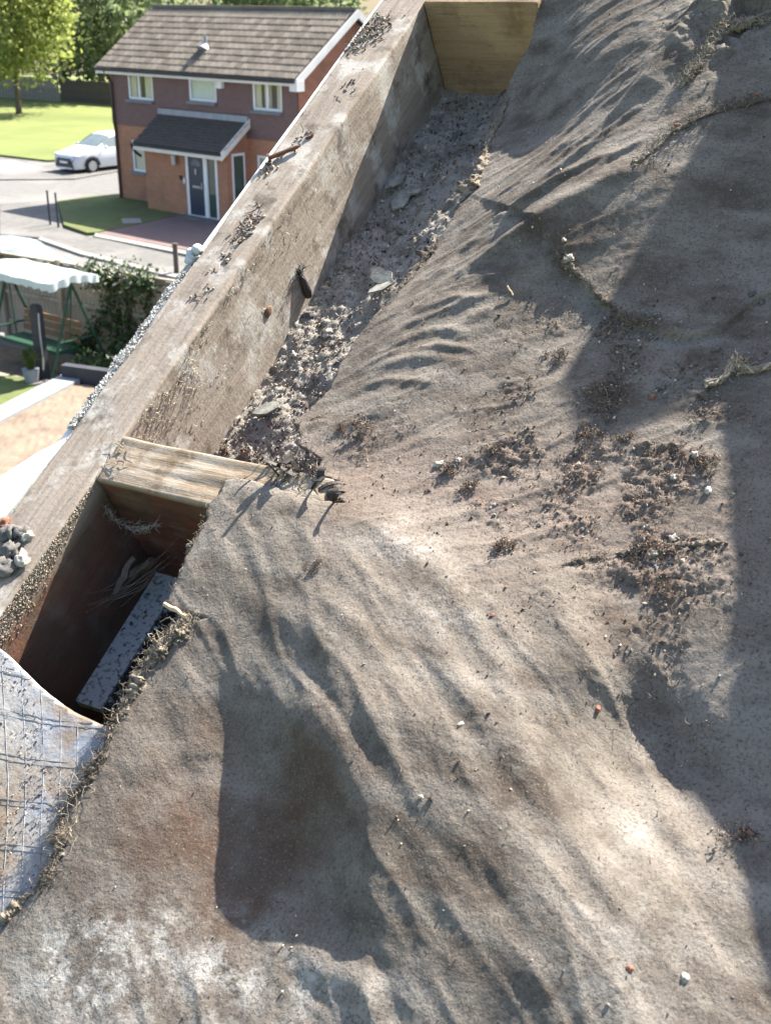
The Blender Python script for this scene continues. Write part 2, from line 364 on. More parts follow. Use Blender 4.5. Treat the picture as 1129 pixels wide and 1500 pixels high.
house = empty('brick_house', HM)
tag(house, 'two-storey brick house with navy front door, plum upper storey and brown tiled roof', 'house')
L_, DEP, ZE, ZR = 9.25, 4.7, 4.62, 6.3
def wall_holes(mb, s0, s1, z0, z1, holes, y=0.0, dep=.09, mi=0):
    S = sorted({s0, s1, *[h[0] for h in holes], *[h[1] for h in holes]}); Z = sorted({z0, z1, *[h[2] for h in holes], *[h[3] for h in holes]})
    for a, b in zip(S, S[1:]):
        for c, d in zip(Z, Z[1:]):
            if any(h[0] <= a and b <= h[1] and h[2] <= c and d <= h[3] for h in holes): continue
            mb.add([(a, y, c), (b, y, c), (b, y, d), (a, y, d)], [(0, 1, 2, 3)], mi)
    for a, b, c, d in holes:
        mb.add([(a, y, c), (b, y, c), (b, y, d), (a, y, d), (a, y+dep, c), (b, y+dep, c), (b, y+dep, d), (a, y+dep, d)], [(0, 1, 5, 4), (1, 2, 6, 5), (2, 3, 7, 6), (3, 0, 4, 7)], mi)
WU = [(.9, 2.28, 3.5, 4.6), (4.14, 5.52, 3.62, 4.6), (7.22, 8.56, 3.5, 4.56)]
WL = [(.83, 1.63, 1.08, 2.14), (7.3, 8.7, 1.0, 2.14)]
m = MB(); wall_holes(m, 0, L_, 0, 2.62, WL); m.build('lower_wall', M_brick, house)
m = MB(); wall_holes(m, -.03, L_+.0, 2.62, ZE, WU, y=-.03); m.add([(-.03, -.03, 2.62), (L_, -.03, 2.62), (L_, 0, 2.62), (-.03, 0, 2.62)], [(0, 3, 2, 1)]); m.build('upper_wall', M_plum, house)
m = MB()
for s in (L_, 0):
    m.add([(s, 0, 0), (s, DEP, 0), (s, DEP, ZE), (s, DEP/2, ZR-.1), (s, 0, ZE)], [(0, 1, 2, 3, 4) if s else (4, 3, 2, 1, 0)])
m.add([(0, DEP, 0), (L_, DEP, 0), (L_, DEP, ZE), (0, DEP, ZE)], [(3, 2, 1, 0)])
m.build('gable_and_rear_walls', M_gable, house)
def window(s0, s1, z0, z1, y, split, cur, parent=house, slider=False):
    f = .085; w = MB()
    w.box((s0, y, z0), (s1, y+.06, z0+f)); w.box((s0, y, z1-f), (s1, y+.06, z1)); w.box((s0, y, z0+f), (s0+f, y+.06, z1-f)); w.box((s1-f, y, z0+f), (s1, y+.06, z1-f))
    for q in split: w.box((q-.045, y-.01, z0+f), (q+.045, y+.06, z1-f))
    if slider: w.box((s0+f, y-.01, z1-.34), (s1-f, y+.06, z1-.26))
    o = w.build('window', M_white, house)
    g = MB().add([(s0+f, y+.03, z0+f), (s1-f, y+.03, z0+f), (s1-f, y+.03, z1-f), (s0+f, y+.03, z1-f)], [(0, 1, 2, 3)]).build('pane', M_glassT, o)
    g = MB().box((s0-.02, y-.14, z0-.09), (s1+.02, y+.02, z0)).build('sill', M_sill, o)
    for a, c in cur:
        n = 14; b = MB()
        for i in range(n):
            x0 = a+(c-a)*i/n; x1 = a+(c-a)*(i+1)/n; ya = y+.07+.02*(i % 2); yb = y+.07+.02*((i+1) % 2)
            b.add([(x0, ya, z0), (x1, yb, z0), (x1, yb, z1), (x0, ya, z1)], [(0, 1, 2, 3)])
        b.build('curtain', M_curt2 if slider else M_curt, o)
    MB().add([(s0, y+.6, z0), (s1, y+.6, z0), (s1, y+.6, z1), (s0, y+.6, z1)], [(0, 1, 2, 3)]).build('room_back', M_blk, o)
    return o
mg = bpy.data.materials.new('clear_pane'); mg.use_nodes = True; n_ = mg.node_tree.nodes; l_ = mg.node_tree.links
gl_ = n_.new('ShaderNodeBsdfGlossy'); gl_.inputs['Roughness'].default_value = .03; tr_ = n_.new('ShaderNodeBsdfTransparent'); tr_.inputs[0].default_value = (.8, .85, .83, 1)
mx_ = n_.new('ShaderNodeMixShader'); mx_.inputs[0].default_value = .1
l_.new(tr_.outputs[0], mx_.inputs[1]); l_.new(gl_.outputs[0], mx_.inputs[2]); l_.new(mx_.outputs[0], n_['Material Output'].inputs[0])
M_glassT = mg
window(*WU[0], .0, [1.5], [(.95, 1.3), (1.75, 2.25)]); window(*WU[1], .0, [], [(4.2, 5.5)], slider=True); window(*WU[2], .0, [7.9], [(7.25, 7.55), (7.7, 8.0), (8.25, 8.55)])
window(*WL[0], .02, [], [(.88, 1.58)]); window(*WL[1], .02, [8.0], [(7.4, 7.7), (8.3, 8.65)])
# main roof: each tile of the lower courses is a piece of its own, the top courses are one mass
PIT = math.atan2(ZR-ZE, DEP/2+.0); SL = (DEP/2+.32)/math.cos(PIT)
rf = MB(); ov = .32
ez = ZE-ov*math.tan(PIT)+.12
rf.add([(-.42, -ov, ez), (L_+.3, -ov, ez), (L_+.3, DEP/2, ZR+.12), (-.42, DEP/2, ZR+.12), (L_+.3, DEP+ov, ez), (-.42, DEP+ov, ez)], [(0, 1, 2, 3), (3, 2, 4, 5)])
roof = rf.build('roof', M_roof, house)
TW, GA, TL = .3, .305, .36
def tile_mesh(name, tw, tl, wave, mt):
    q = MB(); n = 9; prof = [(tw*i/(n-1), wave*(.5-.5*math.cos(4*math.pi*i/(n-1)))) for i in range(n)]
    vs_ = [(x, 0, z+.03) for x, z in prof]+[(x, tl, z+.008) for x, z in prof]+[(x, 0, z+.006) for x, z in prof]
    q.add(vs_, [(i, i+1, n+i+1, n+i) for i in range(n-1)]+[(2*n+i, 2*n+i+1, i+1, i) for i in range(n-1)])
    me = bpy.data.meshes.new(name); me.from_pydata(q.v, [], q.f); me.materials.append(mt); return me, q
rn_ = M_roof.node_tree; oi = rn_.nodes.new('ShaderNodeObjectInfo'); hs_ = rn_.nodes.new('ShaderNodeHueSaturation'); mr_ = rn_.nodes.new('ShaderNodeMapRange')
mr_.inputs[3].default_value = .72; mr_.inputs[4].default_value = 1.28; rn_.links.new(oi.outputs['Random'], mr_.inputs[0]); rn_.links.new(mr_.outputs[0], hs_.inputs['Value'])
bc_ = rn_.nodes['Principled BSDF'].inputs['Base Color']; rn_.links.new(bc_.links[0].from_socket, hs_.inputs['Color']); rn_.links.new(hs_.outputs[0], bc_)
tm, tq = tile_mesh('tile', TW-.012, TL, .05, M_roof)
rows = int(SL/GA)+1; cols = int((L_+.72)/TW)
rot = Matrix.Rotation(PIT, 4, 'X'); rest = MB(); cnt = 0
for r in range(rows):
    for c in range(cols):
        if r*GA+TL > SL+.1: continue
        T = Matrix.Translation((-.42+c*TW, -ov, ez+.01)) @ rot @ Matrix.Translation((0, r*GA-.03, random.uniform(0, .006)))
        if cnt < 297: link('tile', tm, roof, T); cnt += 1
        else:
            rest.add([T @ Vector(v) for v in tq.v], tq.f)
tag(rest.build('upper_tile_courses', M_roof, roof), kind='stuff')
m = MB(); 
for i in range(22): m.box((-.42+i*.452, DEP/2-.11, ZR+.08), (-.42+i*.452+.444, DEP/2+.11, ZR+.19))
m.build('ridge_tiles', M_roof, roof)
for s, e in ((L_+.26, .06), (-.44, .06)):
    m = MB(); vt = .24
    for y0, y1, za, zb in ((-ov-.02, DEP/2, ez, ZR+.12), (DEP+ov+.02, DEP/2, ez, ZR+.12)):
        m.add([(s, y0, za-vt), (s+e, y0, za-vt), (s+e, y1, zb-vt), (s, y1, zb-vt), (s, y0, za), (s+e, y0, za), (s+e, y1, zb), (s, y1, zb)],
              [(0, 3, 2, 1), (4, 5, 6, 7), (0, 1, 5, 4), (1, 2, 6, 5), (2, 3, 7, 6), (3, 0, 4, 7)])
    m.build('bargeboard', M_wtrim, house)
MB().box((-.38, -ov-.02, ez-.2), (L_+.26, -ov+.03, ez-.03)).box((-.38, -ov+.03, ez-.2), (L_+.26, 0, ez-.17)).build('fascia', M_wtrim, house)
MB().box((L_+.02, -ov-.06, ez-.34), (L_+.34, -.06, ez-.04)).build('box_end', M_wtrim, house)
MB().tube([(-.4, -ov-.08, ez-.06), (L_+.25, -ov-.08, ez-.06)], .055, 8).build('gutter', M_blk, house)
MB().tube([(.05, -ov-.02, ez-.1), (.06, -.1, ez-.5), (.06, -.1, 2.7), (.06, -.06, 2.5), (.06, -.06, .1)], .05, 8).build('downpipe', M_dpipe, house)
p = np.array([4.35, .62, ez+(.62+ov)*math.tan(PIT)])
MB().tube([p, p+[0, 0, .42]], [.075, .05], 10).tube([p+[0, -.1, -.03], p+[0, .02, .14]], [.26, .1], 12).build('vent_pipe', M_lead, house)
MB().tube([(8.8, DEP/2, ZR+.1), (8.8, DEP/2, ZR+.5)], .03, 8).build('ridge_pipe', M_blk, house)
MB().box((5.68, -.16, 4.08), (5.93, -.03, 4.42)).build('alarm_box', M_white, house)
# porch
po = -.92
m = MB(); DO = (4.84, 6.42, .06, 2.2); wall_holes(m, 2.74, 6.9, 0, 2.3, [DO], y=po, dep=.1)
for s in (2.74, 6.9):
    m.add([(s, po, 0), (s, 0, 0), (s, 0, 3.1), (s, po, 2.3)], [(0, 1, 2, 3) if s > 3 else (3, 2, 1, 0)])
m.build('porch_wall', M_brick, house)
pr = MB(); y0, z0, y1, z1 = po-.32, 2.26, 0, 3.16
pr.add([(2.6, y0, z0), (7.06, y0, z0), (7.06, y1, z1), (2.6, y1, z1)], [(0, 1, 2, 3)])
pp = math.atan2(z1-z0, y1-y0); ptm, ptq = tile_mesh('porch_tile', .165, .2, .0, M_proof); SLP = math.hypot(z1-z0, y1-y0)
prf = pr.build('porch_roof', M_proof, house); q = MB()
for r in range(11):
    for c in range(27):
        T = Matrix.Translation((2.6+c*.165+(.08 if r % 2 else 0), y0-.03, z0+.01)) @ Matrix.Rotation(pp, 4, 'X') @ Matrix.Translation((0, r*(SLP-.1)/11, random.uniform(0, .006)))
        q.add([T @ Vector(v) for v in ptq.v], ptq.f)
tag(q.build('porch_tiles', M_proof, prf), kind='stuff')
MB().box((2.6, -.14, 3.12), (7.06, -.035, 3.3)).build('flashing', M_lead, house)
MB().box((2.6, y0-.03, z0-.2), (7.06, y0+.04, z0-.02)).build('porch_fascia', M_wtrim, house)
MB().tube([(2.58, y0-.08, z0-.03), (7.06, y0-.08, z0-.03)], .045, 8).build('porch_gutter', M_blk, house)
MB().tube([(2.55, y0-.06, z0-.04), (2.55, y0+.1, z0-.3), (2.62, po-.05, z0-.45)], .05, 6).build('porch_outlet', M_blk, house)
m = MB(); m.add([(7.06, y0-.05, z0-.22), (7.1, y0-.05, z0-.22), (7.1, -.04, z1-.2), (7.06, -.04, z1-.2), (7.06, y0-.05, z0+.05), (7.1, y0-.05, z0+.05), (7.1, -.04, z1+.07), (7.06, -.04, z1+.07)],
              [(0, 3, 2, 1), (4, 5, 6, 7), (0, 1, 5, 4), (1, 2, 6, 5), (2, 3, 7, 6), (3, 0, 4, 7)]); m.build('porch_bargeboard', M_wtrim, house)
y = po+.03
m = MB()
for a, b, c, d in ((4.84, 4.96, .06, 2.2), (6.3, 6.42, .06, 2.2), (5.72, 5.9, .14, 2.1)): m.box((a, y-.02, c), (b, y+.06, d))
m.box((4.96, y-.02, 2.1), (6.3, y+.06, 2.2)); m.box((4.96, y-.02, .06), (6.3, y+.06, .14)); df = m.build('door_frame', M_white, house)
door = MB().box((4.96, y, .14), (5.72, y+.05, 2.1)).build('door', M_door, house)
MB().box((5.14, y-.02, 1.02), (5.54, y, 1.09)).build('letterbox', M_metal, door)
MB().box((5.3, y-.03, 1.45), (5.38, y, 1.62)).build('knocker', M_metal, door)
MB().box((5.63, y-.06, 1.0), (5.67, y, 1.22)).build('handle', M_metal, door)
hg = MB(); n = 12; hg.add([(5.34, y-.005, 1.72)]+[(5.34+.24*math.cos(math.pi*i/n), y-.005, 1.72+.22*math.sin(math.pi*i/n)) for i in range(n+1)], [(0, i+1, i+2) for i in range(n)]); hg.build('fanlight', M_sill, door)
MB().box((5.9, y+.02, .14), (6.3, y+.03, 2.1)).build('side_light', glass_mat('green_glass', (.05, .075, .06)), df)
MB().box((4.4, po-.12, 1.95), (4.5, po-.0, 2.12)).tube([(4.45, po-.14, 1.7), (4.45, po-.14, 2.0)], [.08, .1], 8).build('porch_light', M_metal, house)
MB().box((4.52, po-.02, 1.22), (4.6, po, 1.36)).box((4.62, po-.02, 1.2), (4.68, po, 1.36)).build('house_number', M_blk, house)
MB().box((4.72, po-.02, 1.12), (4.79, po, 1.28)).build('bell', M_white, house)
MB().box((4.7, po-.45, .0), (6.6, po, .12)).build('step', M_path, house)
m = MB(); s = 6.9; m.box((s, -.72, .5), (s+.03, -.66, 2.2)); m.box((s, -.24, .5), (s+.03, -.18, 2.2)); m.box((s, -.66, 2.12), (s+.03, -.24, 2.2)); m.box((s, -.66, .5), (s+.03, -.24, .58)); w = m.build('porch_side_window', M_white, house)
MB().box((s, -.66, .58), (s+.012, -.24, 2.12)).build('pane', MATS['green_glass'], w)

# =================================================================== trees, hedge, fences, cars, garden things
M_bark = mat('bark', (.09, .07, .05), (.14, .115, .085), 9, .95, .01, 30)
LEAF = {'lime': [mat('leaf_lime_%d' % i, c, tuple(v*.8 for v in c), 3, .6, trans=.6) for i, c in enumerate([(.3, .35, .1), (.36, .4, .13), (.23, .28, .08)])],
        'dark': [mat('leaf_dark_%d' % i, c, tuple(v*.8 for v in c), 3, .6, trans=.55) for i, c in enumerate([(.15, .2, .1), (.19, .24, .12), (.24, .29, .15)])],
        'ivy': [mat('leaf_ivy_%d' % i, c, tuple(v*.8 for v in c), 3, .5, trans=.25) for i, c in enumerate([(.03, .06, .018), (.045, .085, .025), (.07, .11, .035)])],
        'flower': [mat('white_blossom', (.75, .75, .66), (.6, .6, .5), 3, .6, trans=.3)]}
def leaves(mb, cen, n, size, nm=3, spread=1.0, asp=.6):
    p = cen+RNG.normal(size=(n, 3))*spread; a = RNG.normal(size=(n, 3)); a /= np.linalg.norm(a, axis=1, keepdims=True); b = np.cross(a, RNG.normal(size=(n, 3))); b /= np.linalg.norm(b, axis=1, keepdims=True)+1e-9
    sz = size*RNG.uniform(.6, 1.3, (n, 1)); V = np.stack([p-a*sz, p+b*sz*asp, p+a*sz, p-b*sz*asp], 1).reshape(-1, 3); o = len(mb.v)
    mb.v += V.tolist(); mb.f += (np.arange(4*n).reshape(n, 4)+o).tolist(); mb.mi += RNG.integers(0, nm, n).tolist()
def tree(name, label, x, y, h, cr, cz, kind, n=150, per=40, size=.2, seed=1, squash=1.0, group=None):
    t = tag(empty(name, Matrix.Translation((x, y, .05))), label, 'tree', group); random.seed(seed)
    global RNG; RNG = np.random.default_rng(seed)
    tr = MB(); top = np.array([.2, .1, cz+cr*.3])
    pts = bez([(0, 0, -.1), (.05, .03, cz*.4), (-.06, .05, cz*.75), top], 5); tr.tube(pts, [h*.024*(1-.75*i/len(pts)) for i in range(len(pts))], 8)
    C = []
    for i in range(n):
        d = RNG.normal(size=3); d /= np.linalg.norm(d); r = cr*(.35+.65*random.random()**.45)*(1+.22*float(vn(d[0]*2.2, d[1]*2.2, d[2]*2.2, seed)))
        C.append(np.array([d[0]*r, d[1]*r, cz+d[2]*r*squash]))
    for c in C[::6]:
        s = pts[random.randrange(len(pts)//2, len(pts))]; tr.tube(bez([s, (s+c)/2+[0, 0, -.15*cr*.3], c], 4), [.05*h/8, .045*h/8, .04*h/8, .03*h/8, .03*h/8, .025*h/8, .02*h/8, .015*h/8, .01*h/8][:9], 4)
    tr.build('trunk', M_bark, t, smooth=True); cw = MB()
    for c in C: leaves(cw, c, per, size, 3, cr*.13)
    cw.build('crown', LEAF[kind], t)
x, y, _ = gz(28, 168)
tree('park_tree', 'young lime-green tree on a thin trunk on the park lawn', x, y, 8.0, 3.5, 5.6, 'lime', 190, 46, .19, 3, 1.0)
x, y, _ = gz(150, 140); tree('dark_tree', 'tall dark green tree behind the corner of the brick house', x, y, 12, 6.2, 6.6, 'dark', 240, 46, .26, 5, .95, 'trees beyond the park fence')
tree('dark_tree', 'dark green tree behind the young lime-green tree', x-9.5, y+6, 12, 5.2, 7.0, 'dark', 190, 40, .26, 8, .95, 'trees beyond the park fence')
tree('dark_tree', 'dark tree rising behind the roof of the brick house', x+12, y+14, 12, 5.5, 5.4, 'dark', 160, 40, .3, 9, .9, 'trees beyond the park fence')
RNG = np.random.default_rng(11); random.seed(11)
# far fence along the park
M_wfen = mat('weathered_fence', (.2, .185, .16), (.27, .25, .22), 6, .9, .003, 30, stretch=(6, 6, .5), c3=(.14, .12, .1), s3=1.5)
M_wfen2 = mat('brown_fence', (.07, .058, .05), (.1, .085, .07), 6, .9, .003, 30, stretch=(6, 6, .5))
M_wfen3 = mat('fence_board_tan', (.25, .215, .165), (.33, .29, .23), 5, .9, .003, 30, stretch=(6, 6, .5), c3=(.12, .1, .075), s3=1.2)
def fence(name, label, A, B, h, bw, m_, post_every=1.83, cap=True, group=None, posts=True):
    A = np.array(A, float); B = np.array(B, float); D = B-A; L = np.linalg.norm(D); D /= L; ang = math.atan2(D[1], D[0])
    t = tag(empty(name, Matrix.Translation((A[0], A[1], 0)) @ Matrix.Rotation(ang, 4, 'Z')), label, 'fence', group)
    me = [None]*3
    for k in range(3):
        q = MB().box((0, 0, .05), (bw*.97, .016+.004*k, h)); q_ = bpy.data.meshes.new('board'); q_.from_pydata(q.v, [], q.f); q_.materials.append(m_); me[k] = q_
    for i in range(int(L/bw)):
        o = link('board', me[i % 3], t, Matrix.Translation((i*bw, random.uniform(0, .012), random.uniform(-.015, .015))))
    for z in (.35, h*.55, h-.2): MB().box((0, -.04, z), (L, -.001, z+.08)).build('rail', m_, t)
    if posts:
        k = 0.0
        while k <= L+.01: MB().box((k-.05, -.11, 0), (k+.05, -.041, h+.1)).build('post', M_wfen3, t); k += post_every
    if cap: MB().box((0, -.045, h+.016), (L, .05, h+.05)).build('capping', m_, t)
    return t
a = gz(-60, 140); b = gz(90, 150); c = gz(170, 156)
fence('park_fence', 'pale weathered fence at the back of the park lawn', a[:2], b[:2], 1.5, .3, M_wfen, 2.4, posts=False)
fence('brown_park_fence', 'dark brown fence under the dark tree, joining the pale park fence', b[:2], c[:2]+np.array([8, -6]), 1.45, .3, M_wfen2, 2.4, posts=False)
F0 = np.array([-11.2, 28.55]); F1 = np.array([-1.5, 22.0])
gfence = fence('garden_fence', 'weathered close-boarded garden fence behind the swing seat', F0, F1, 1.8, .115, M_wfen3, 1.83)
# ivy on the garden fence
def along(s): d = (F1-F0)/np.linalg.norm(F1-F0); return F0+d*s
def fpos(x, y):    # point on the garden fence face seen at that direction
    d = ray(x, y); w = F1-F0; nn = np.array([w[1], -w[0], 0]); nn /= np.linalg.norm(nn); p0 = np.array([F0[0], F0[1], 0])
    return C0+d*(np.dot(p0-C0, nn)/np.dot(d, nn))
iv = MB(); fl = MB(); st = MB(); base = fpos(150, 520); base[2] = .05
toc = np.array([-.2, -.98, 0])*.1
for path in ([(130, 500), (150, 470), (165, 430), (160, 400)], [(170, 515), (175, 460), (180, 420), (150, 400), (135, 395)], [(195, 510), (190, 460), (200, 420), (225, 405)], [(140, 515), (120, 505), (110, 512)], [(215, 470), (220, 430), (205, 405)]):
    P = bez([fpos(*q)+toc for q in path], 5); st.tube([base]+P, .012, 4)
    for k, q in enumerate(P): leaves(iv, q, 45 if q[2] < 1.0 else 22, .05, 3, .11)
for k in range(120):
    q = fpos(random.uniform(125, 200), random.uniform(380, 420))+toc*1.5; leaves(iv, q, 4, .04, 3, .06); leaves(fl, q+toc*.8, 1 if k % 2 else 2, .028, 1, .07, .8)
for k in range(14):
    q = fpos(random.uniform(205, 240), random.uniform(388, 425))+toc*1.5; leaves(fl, q, 2, .028, 1, .05, .8); leaves(iv, q, 6, .04, 3, .06)
ivy = tag(empty('climbing_plant', Matrix.Identity(4)), 'dark green climber with white blossom on the garden fence', 'climber')
iv.build('foliage', LEAF['ivy'], ivy); fl.build('blossom', LEAF['flower'], ivy); st.build('stem', M_bark, ivy)
q = MB(); p = gz(205, 560); 
for k in range(26): leaves(q, np.array([-5.4+random.uniform(-.5, .7), 23.6+random.uniform(-.5, .3), random.uniform(.1, .45)]), 40, .05, 3, .12)
tag(q.build('low_shrub', LEAF['ivy']), 'low dark shrub at the foot of the garden fence', 'shrub')
# cars
M_tyre = mat('tyre_rubber', (.02, .02, .02), (.03, .03, .03), 9, .85); M_rim = mat('alloy', (.45, .46, .48), (.35, .36, .38), 5, .35, metal=.7)
M_cglass = glass_mat('car_glass', (.17, .21, .21)); M_grille = mat('car_black_trim', (.03, .032, .035), (.04, .042, .045), 6, .5)  # car glass carries the pale sky reflection in its base colour
M_lamp = mat('lamp_lens', (.6, .62, .64), (.5, .52, .55), 9, .15, spec=.7); M_plate = mat('number_plate', (.75, .75, .72), (.7, .7, .66), 5, .5)
def car(label, paint, M, plate=True):
    t = tag(empty('parked_car', M), label, 'car', 'cars parked by the road')
    X = [0, .06, .2, .6, 1.0, 1.14, 1.45, 1.85, 2.2, 2.8, 3.3, 3.66, 3.9, 4.0, 4.04]
    ZT = [.56, .68, .78, .9, .99, 1.01, 1.22, 1.42, 1.485, 1.49, 1.45, 1.36, 1.06, .9, .6]
    W = [.56, .74, .82, .85, .86, .865, .865, .865, .865, .865, .86, .85, .82, .78, .7]
    J = 8; ring = []
    for x, zt, w in zip(X, ZT, W):
        zb = min(zt-.04, .96); g = zt > 1.05
        tw = w*(.74 if g else .9)
        if 1.05 < zt < 1.4 and x < 2: tw = w*(.78)
        sec = [(w*.9, .2), (w*.98, .32), (w, .58), (w*.985, zb-.06 if not g else .9), (w*.955, zb if not g else .965)]
        if g: sec += [(tw*1.03, max(zt-.09, 1.0)), (tw*.93, zt-.025), (tw*.45, zt)]
        else: sec += [(w*.86, zt-.012), (w*.6, zt), (w*.3, zt+.006)]
        ring.append([(x, -a, z) for a, z in sec]+[(x, 0, zt+.012)]+[(x, a, z) for a, z in reversed(sec)])
    V = [p for r in ring for p in r]; K = len(ring[0]); body = []; ws = []; sw = {-1: [], 1: []}; rg = []
    for i in range(len(X)-1):
        for j in range(K-1):
            f = (i*K+j, i*K+j+1, (i+1)*K+j+1, (i+1)*K+j)
            jj = min(j, K-2-j)
            if 5 <= i <= 6 and jj >= 5: ws.append(f)
            elif 6 <= i <= 9 and jj == 4: sw[-1 if j < K/2 else 1].append(f)
            elif i == 11 and jj >= 5: rg.append(f)
            else: body.append(f)
    body.append(tuple(range(K))); body.append(tuple(range((len(X)-1)*K+K-1, (len(X)-1)*K-1, -1)))
    def mk(nm, F, m_):
        q = MB(); q.add(V, F); me = bpy.data.meshes.new(nm); me.from_pydata(q.v, [], q.f); me.materials.append(m_); me.polygons.foreach_set('use_smooth', [True]*len(F))
        b = bmesh.new(); b.from_mesh(me); bmesh.ops.delete(b, geom=[v for v in b.verts if not v.link_faces], context='VERTS'); b.to_mesh(me); b.free(); return link(nm, me, t)
    mk('body', body, paint); mk('windscreen', ws, M_cglass); mk('side_window', sw[-1], M_cglass); mk('side_window', sw[1], M_cglass); mk('rear_window', rg, M_cglass)
    for s in (-1, 1):
        for x in (.78, 3.25):
            w = MB(); w.tube([(x, s*.66, .31), (x, s*.875, .31)], .31, 20); wh = w.build('wheel', M_tyre, t)
            r = MB().tube([(x, s*.87, .31), (x, s*.884, .31)], .2, 14); r.build('rim', M_rim, wh)
            a = MB(); n = 14
            a.tube([(x+.36*math.cos(math.pi*i/n), s*.868, .3+.37*math.sin(math.pi*i/n)) for i in range(n+1)], .03, 5); a.build('wheel_arch', M_grille, t)
        MB().blob((.2, s*.66, .73), (.2, .13, .07), 3, amp=.1).build('headlight', M_lamp, t)
        MB().blob((1.42, s*.97, 1.0), (.07, .11, .075), 4, amp=.1).build('mirror', paint, t)
        MB().box((2.3, s*.868-.006, .82), (2.45, s*.868+.012, .86)).build('door_handle', M_grille, t)
    MB().box((-.015, -.46, .5), (.05, .46, .62)).build('grille', M_grille, t)
    MB().box((-.01, -.6, .27), (.06, .6, .42)).build('lower_grille', M_grille, t)
    MB().box((-.03, -.26, .42), (.0, .26, .5)).build('number_plate', M_plate, t)
    return t
def place(front, d, z=0):    # local +x runs from nose to tail
    d = np.array(d, float); d /= np.linalg.norm(d); return Matrix(((d[0], -d[1], 0, front[0]), (d[1], d[0], 0, front[1]), (0, 0, 1, z), (0, 0, 0, 1)))
M_cw = mat('white_car_paint', (.6, .62, .65), (.58, .6, .63), 2, .2, spec=.6); M_cb = mat('pale_blue_car_paint', (.42, .5, .58), (.4, .48, .56), 2, .2, spec=.6, metal=.3)
car('white hatchback parked at the edge of the park lawn', M_cw, place((-13.15, 52.55), HE[:2]))
car('pale blue silver car parked just beyond the garden fence', M_cb, place((-6.95, 28.6), (-.86, .5)))
# street posts
M_iron = mat('dark_iron', (.03, .032, .03), (.045, .045, .04), 9, .7)
for (px, py), lb in (((74, 331), 'left one of the two thin dark posts at the lawn corner'), ((86, 335), 'right one of the two thin dark posts at the lawn corner')):
    x, y, _ = gz(px, py); MBq = MB().tube([(0, 0, 0), (0, 0, 1.05)], [.035, .03], 8).tube([(0, 0, 1.05), (0, 0, 1.1)], [.045, .02], 8)
    tag(MBq.build('lawn_post', M_iron, None, Matrix.Translation((x, y, .03))), lb, 'post', 'thin posts at the lawn corner')
x, y, _ = gz(259, 402); tag(MB().box((-.06, -.06, 0), (.06, .06, .75)).box((-.065, -.065, .75), (.065, .065, .8)).build('kerb_post', M_wfen2, None, Matrix.Translation((x, y, .03))), 'short dark post at the edge of the drive', 'post')
x, y, _ = gz(338, 318); q = MB()
for k in range(8): leaves(q, np.array([0, 0, .35+.1*k]), 40, .05, 3, .13)
t = tag(empty('clipped_bush', Matrix.Translation((x+.1, y+.1, .08))), 'small dark bush beside the porch of the brick house', 'bush'); q.build('foliage', LEAF['ivy'], t)
# swing seat
M_can = mat('canopy_cloth', (.6, .66, .64), (.52, .6, .6), 3, .8, trans=.2); M_green = mat('green_metal', (.012, .05, .03), (.018, .06, .035), 6, .5); M_cush = mat('seat_wood', (.19, .12, .065), (.15, .09, .05), 4, .8)
sd = np.array([.77, -.64]); sm = Matrix(((sd[0], -sd[1], 0, -6.75), (sd[1], sd[0], 0, 24.2), (0, 0, 1, .05), (0, 0, 0, 1)))
sw = tag(empty('swing_seat', sm), 'garden swing seat with pale canopy and green frame in front of the fence', 'swing seat')
q = MB(); nx, ny = 24, 8; vs_ = []
for i in range(nx+1):
    for j in range(ny+1):
        x = -1.1+2.3*i/nx; y = -.62+1.1*j/ny; vs_.append((x, y, 1.98-.16*abs(y+.07)-.03*math.sin(3.14*i/nx*3)**2))
q.add(vs_, [(i*(ny+1)+j, (i+1)*(ny+1)+j, (i+1)*(ny+1)+j+1, i*(ny+1)+j+1) for i in range(nx) for j in range(ny)]); cn = q.build('canopy', M_can, sw, smooth=True)
q = MB(); per = [(-1.1+2.3*i/48, -.62) for i in range(49)]+[(1.2, -.62+1.1*i/20) for i in range(1, 21)]+[(1.2-2.3*i/48, .48) for i in range(1, 49)]
vs_ = []
for i, (x, y) in enumerate(per):
    zt = 1.98-.16*abs(y+.07)-.005; dr = .13+.03*abs(math.sin(i*.55)); w = .02*math.sin(i*1.3); vs_ += [(x, y, zt), (x+w*(x > 1.1), y+w, zt-dr)]
q.add(vs_, [(2*i, 2*i+1, 2*i+3, 2*i+2) for i in range(len(per)-1)]); q.build('valance', M_can, cn, smooth=True)
for x in (-1.0, 1.05):
    for y in (-.75, .65): MB().tube([(x, -.05, 1.8), (x+.05, y, .0)], .03, 7).build('leg', M_green, sw)
    MB().tube([(x, -.5, .7), (x, .4, .7)], .022, 6).build('brace', M_green, sw)
    MB().tube([(x, -.05, 1.75), (x*.85, -.1, .5)], .015, 6).build('hanger', M_green, sw)
MB().tube([(-1.0, -.05, 1.82), (1.05, -.05, 1.82)], .03, 7).build('top_bar', M_green, sw)
MB().box((-.9, -.42, .42), (.9, .1, .5)).build('seat', M_green, sw)
for k in range(3): MB().box((-.9, .12+.03*k, .56+.15*k), (.9, .15+.03*k, .67+.15*k)).build('back_slat', M_cush, sw)
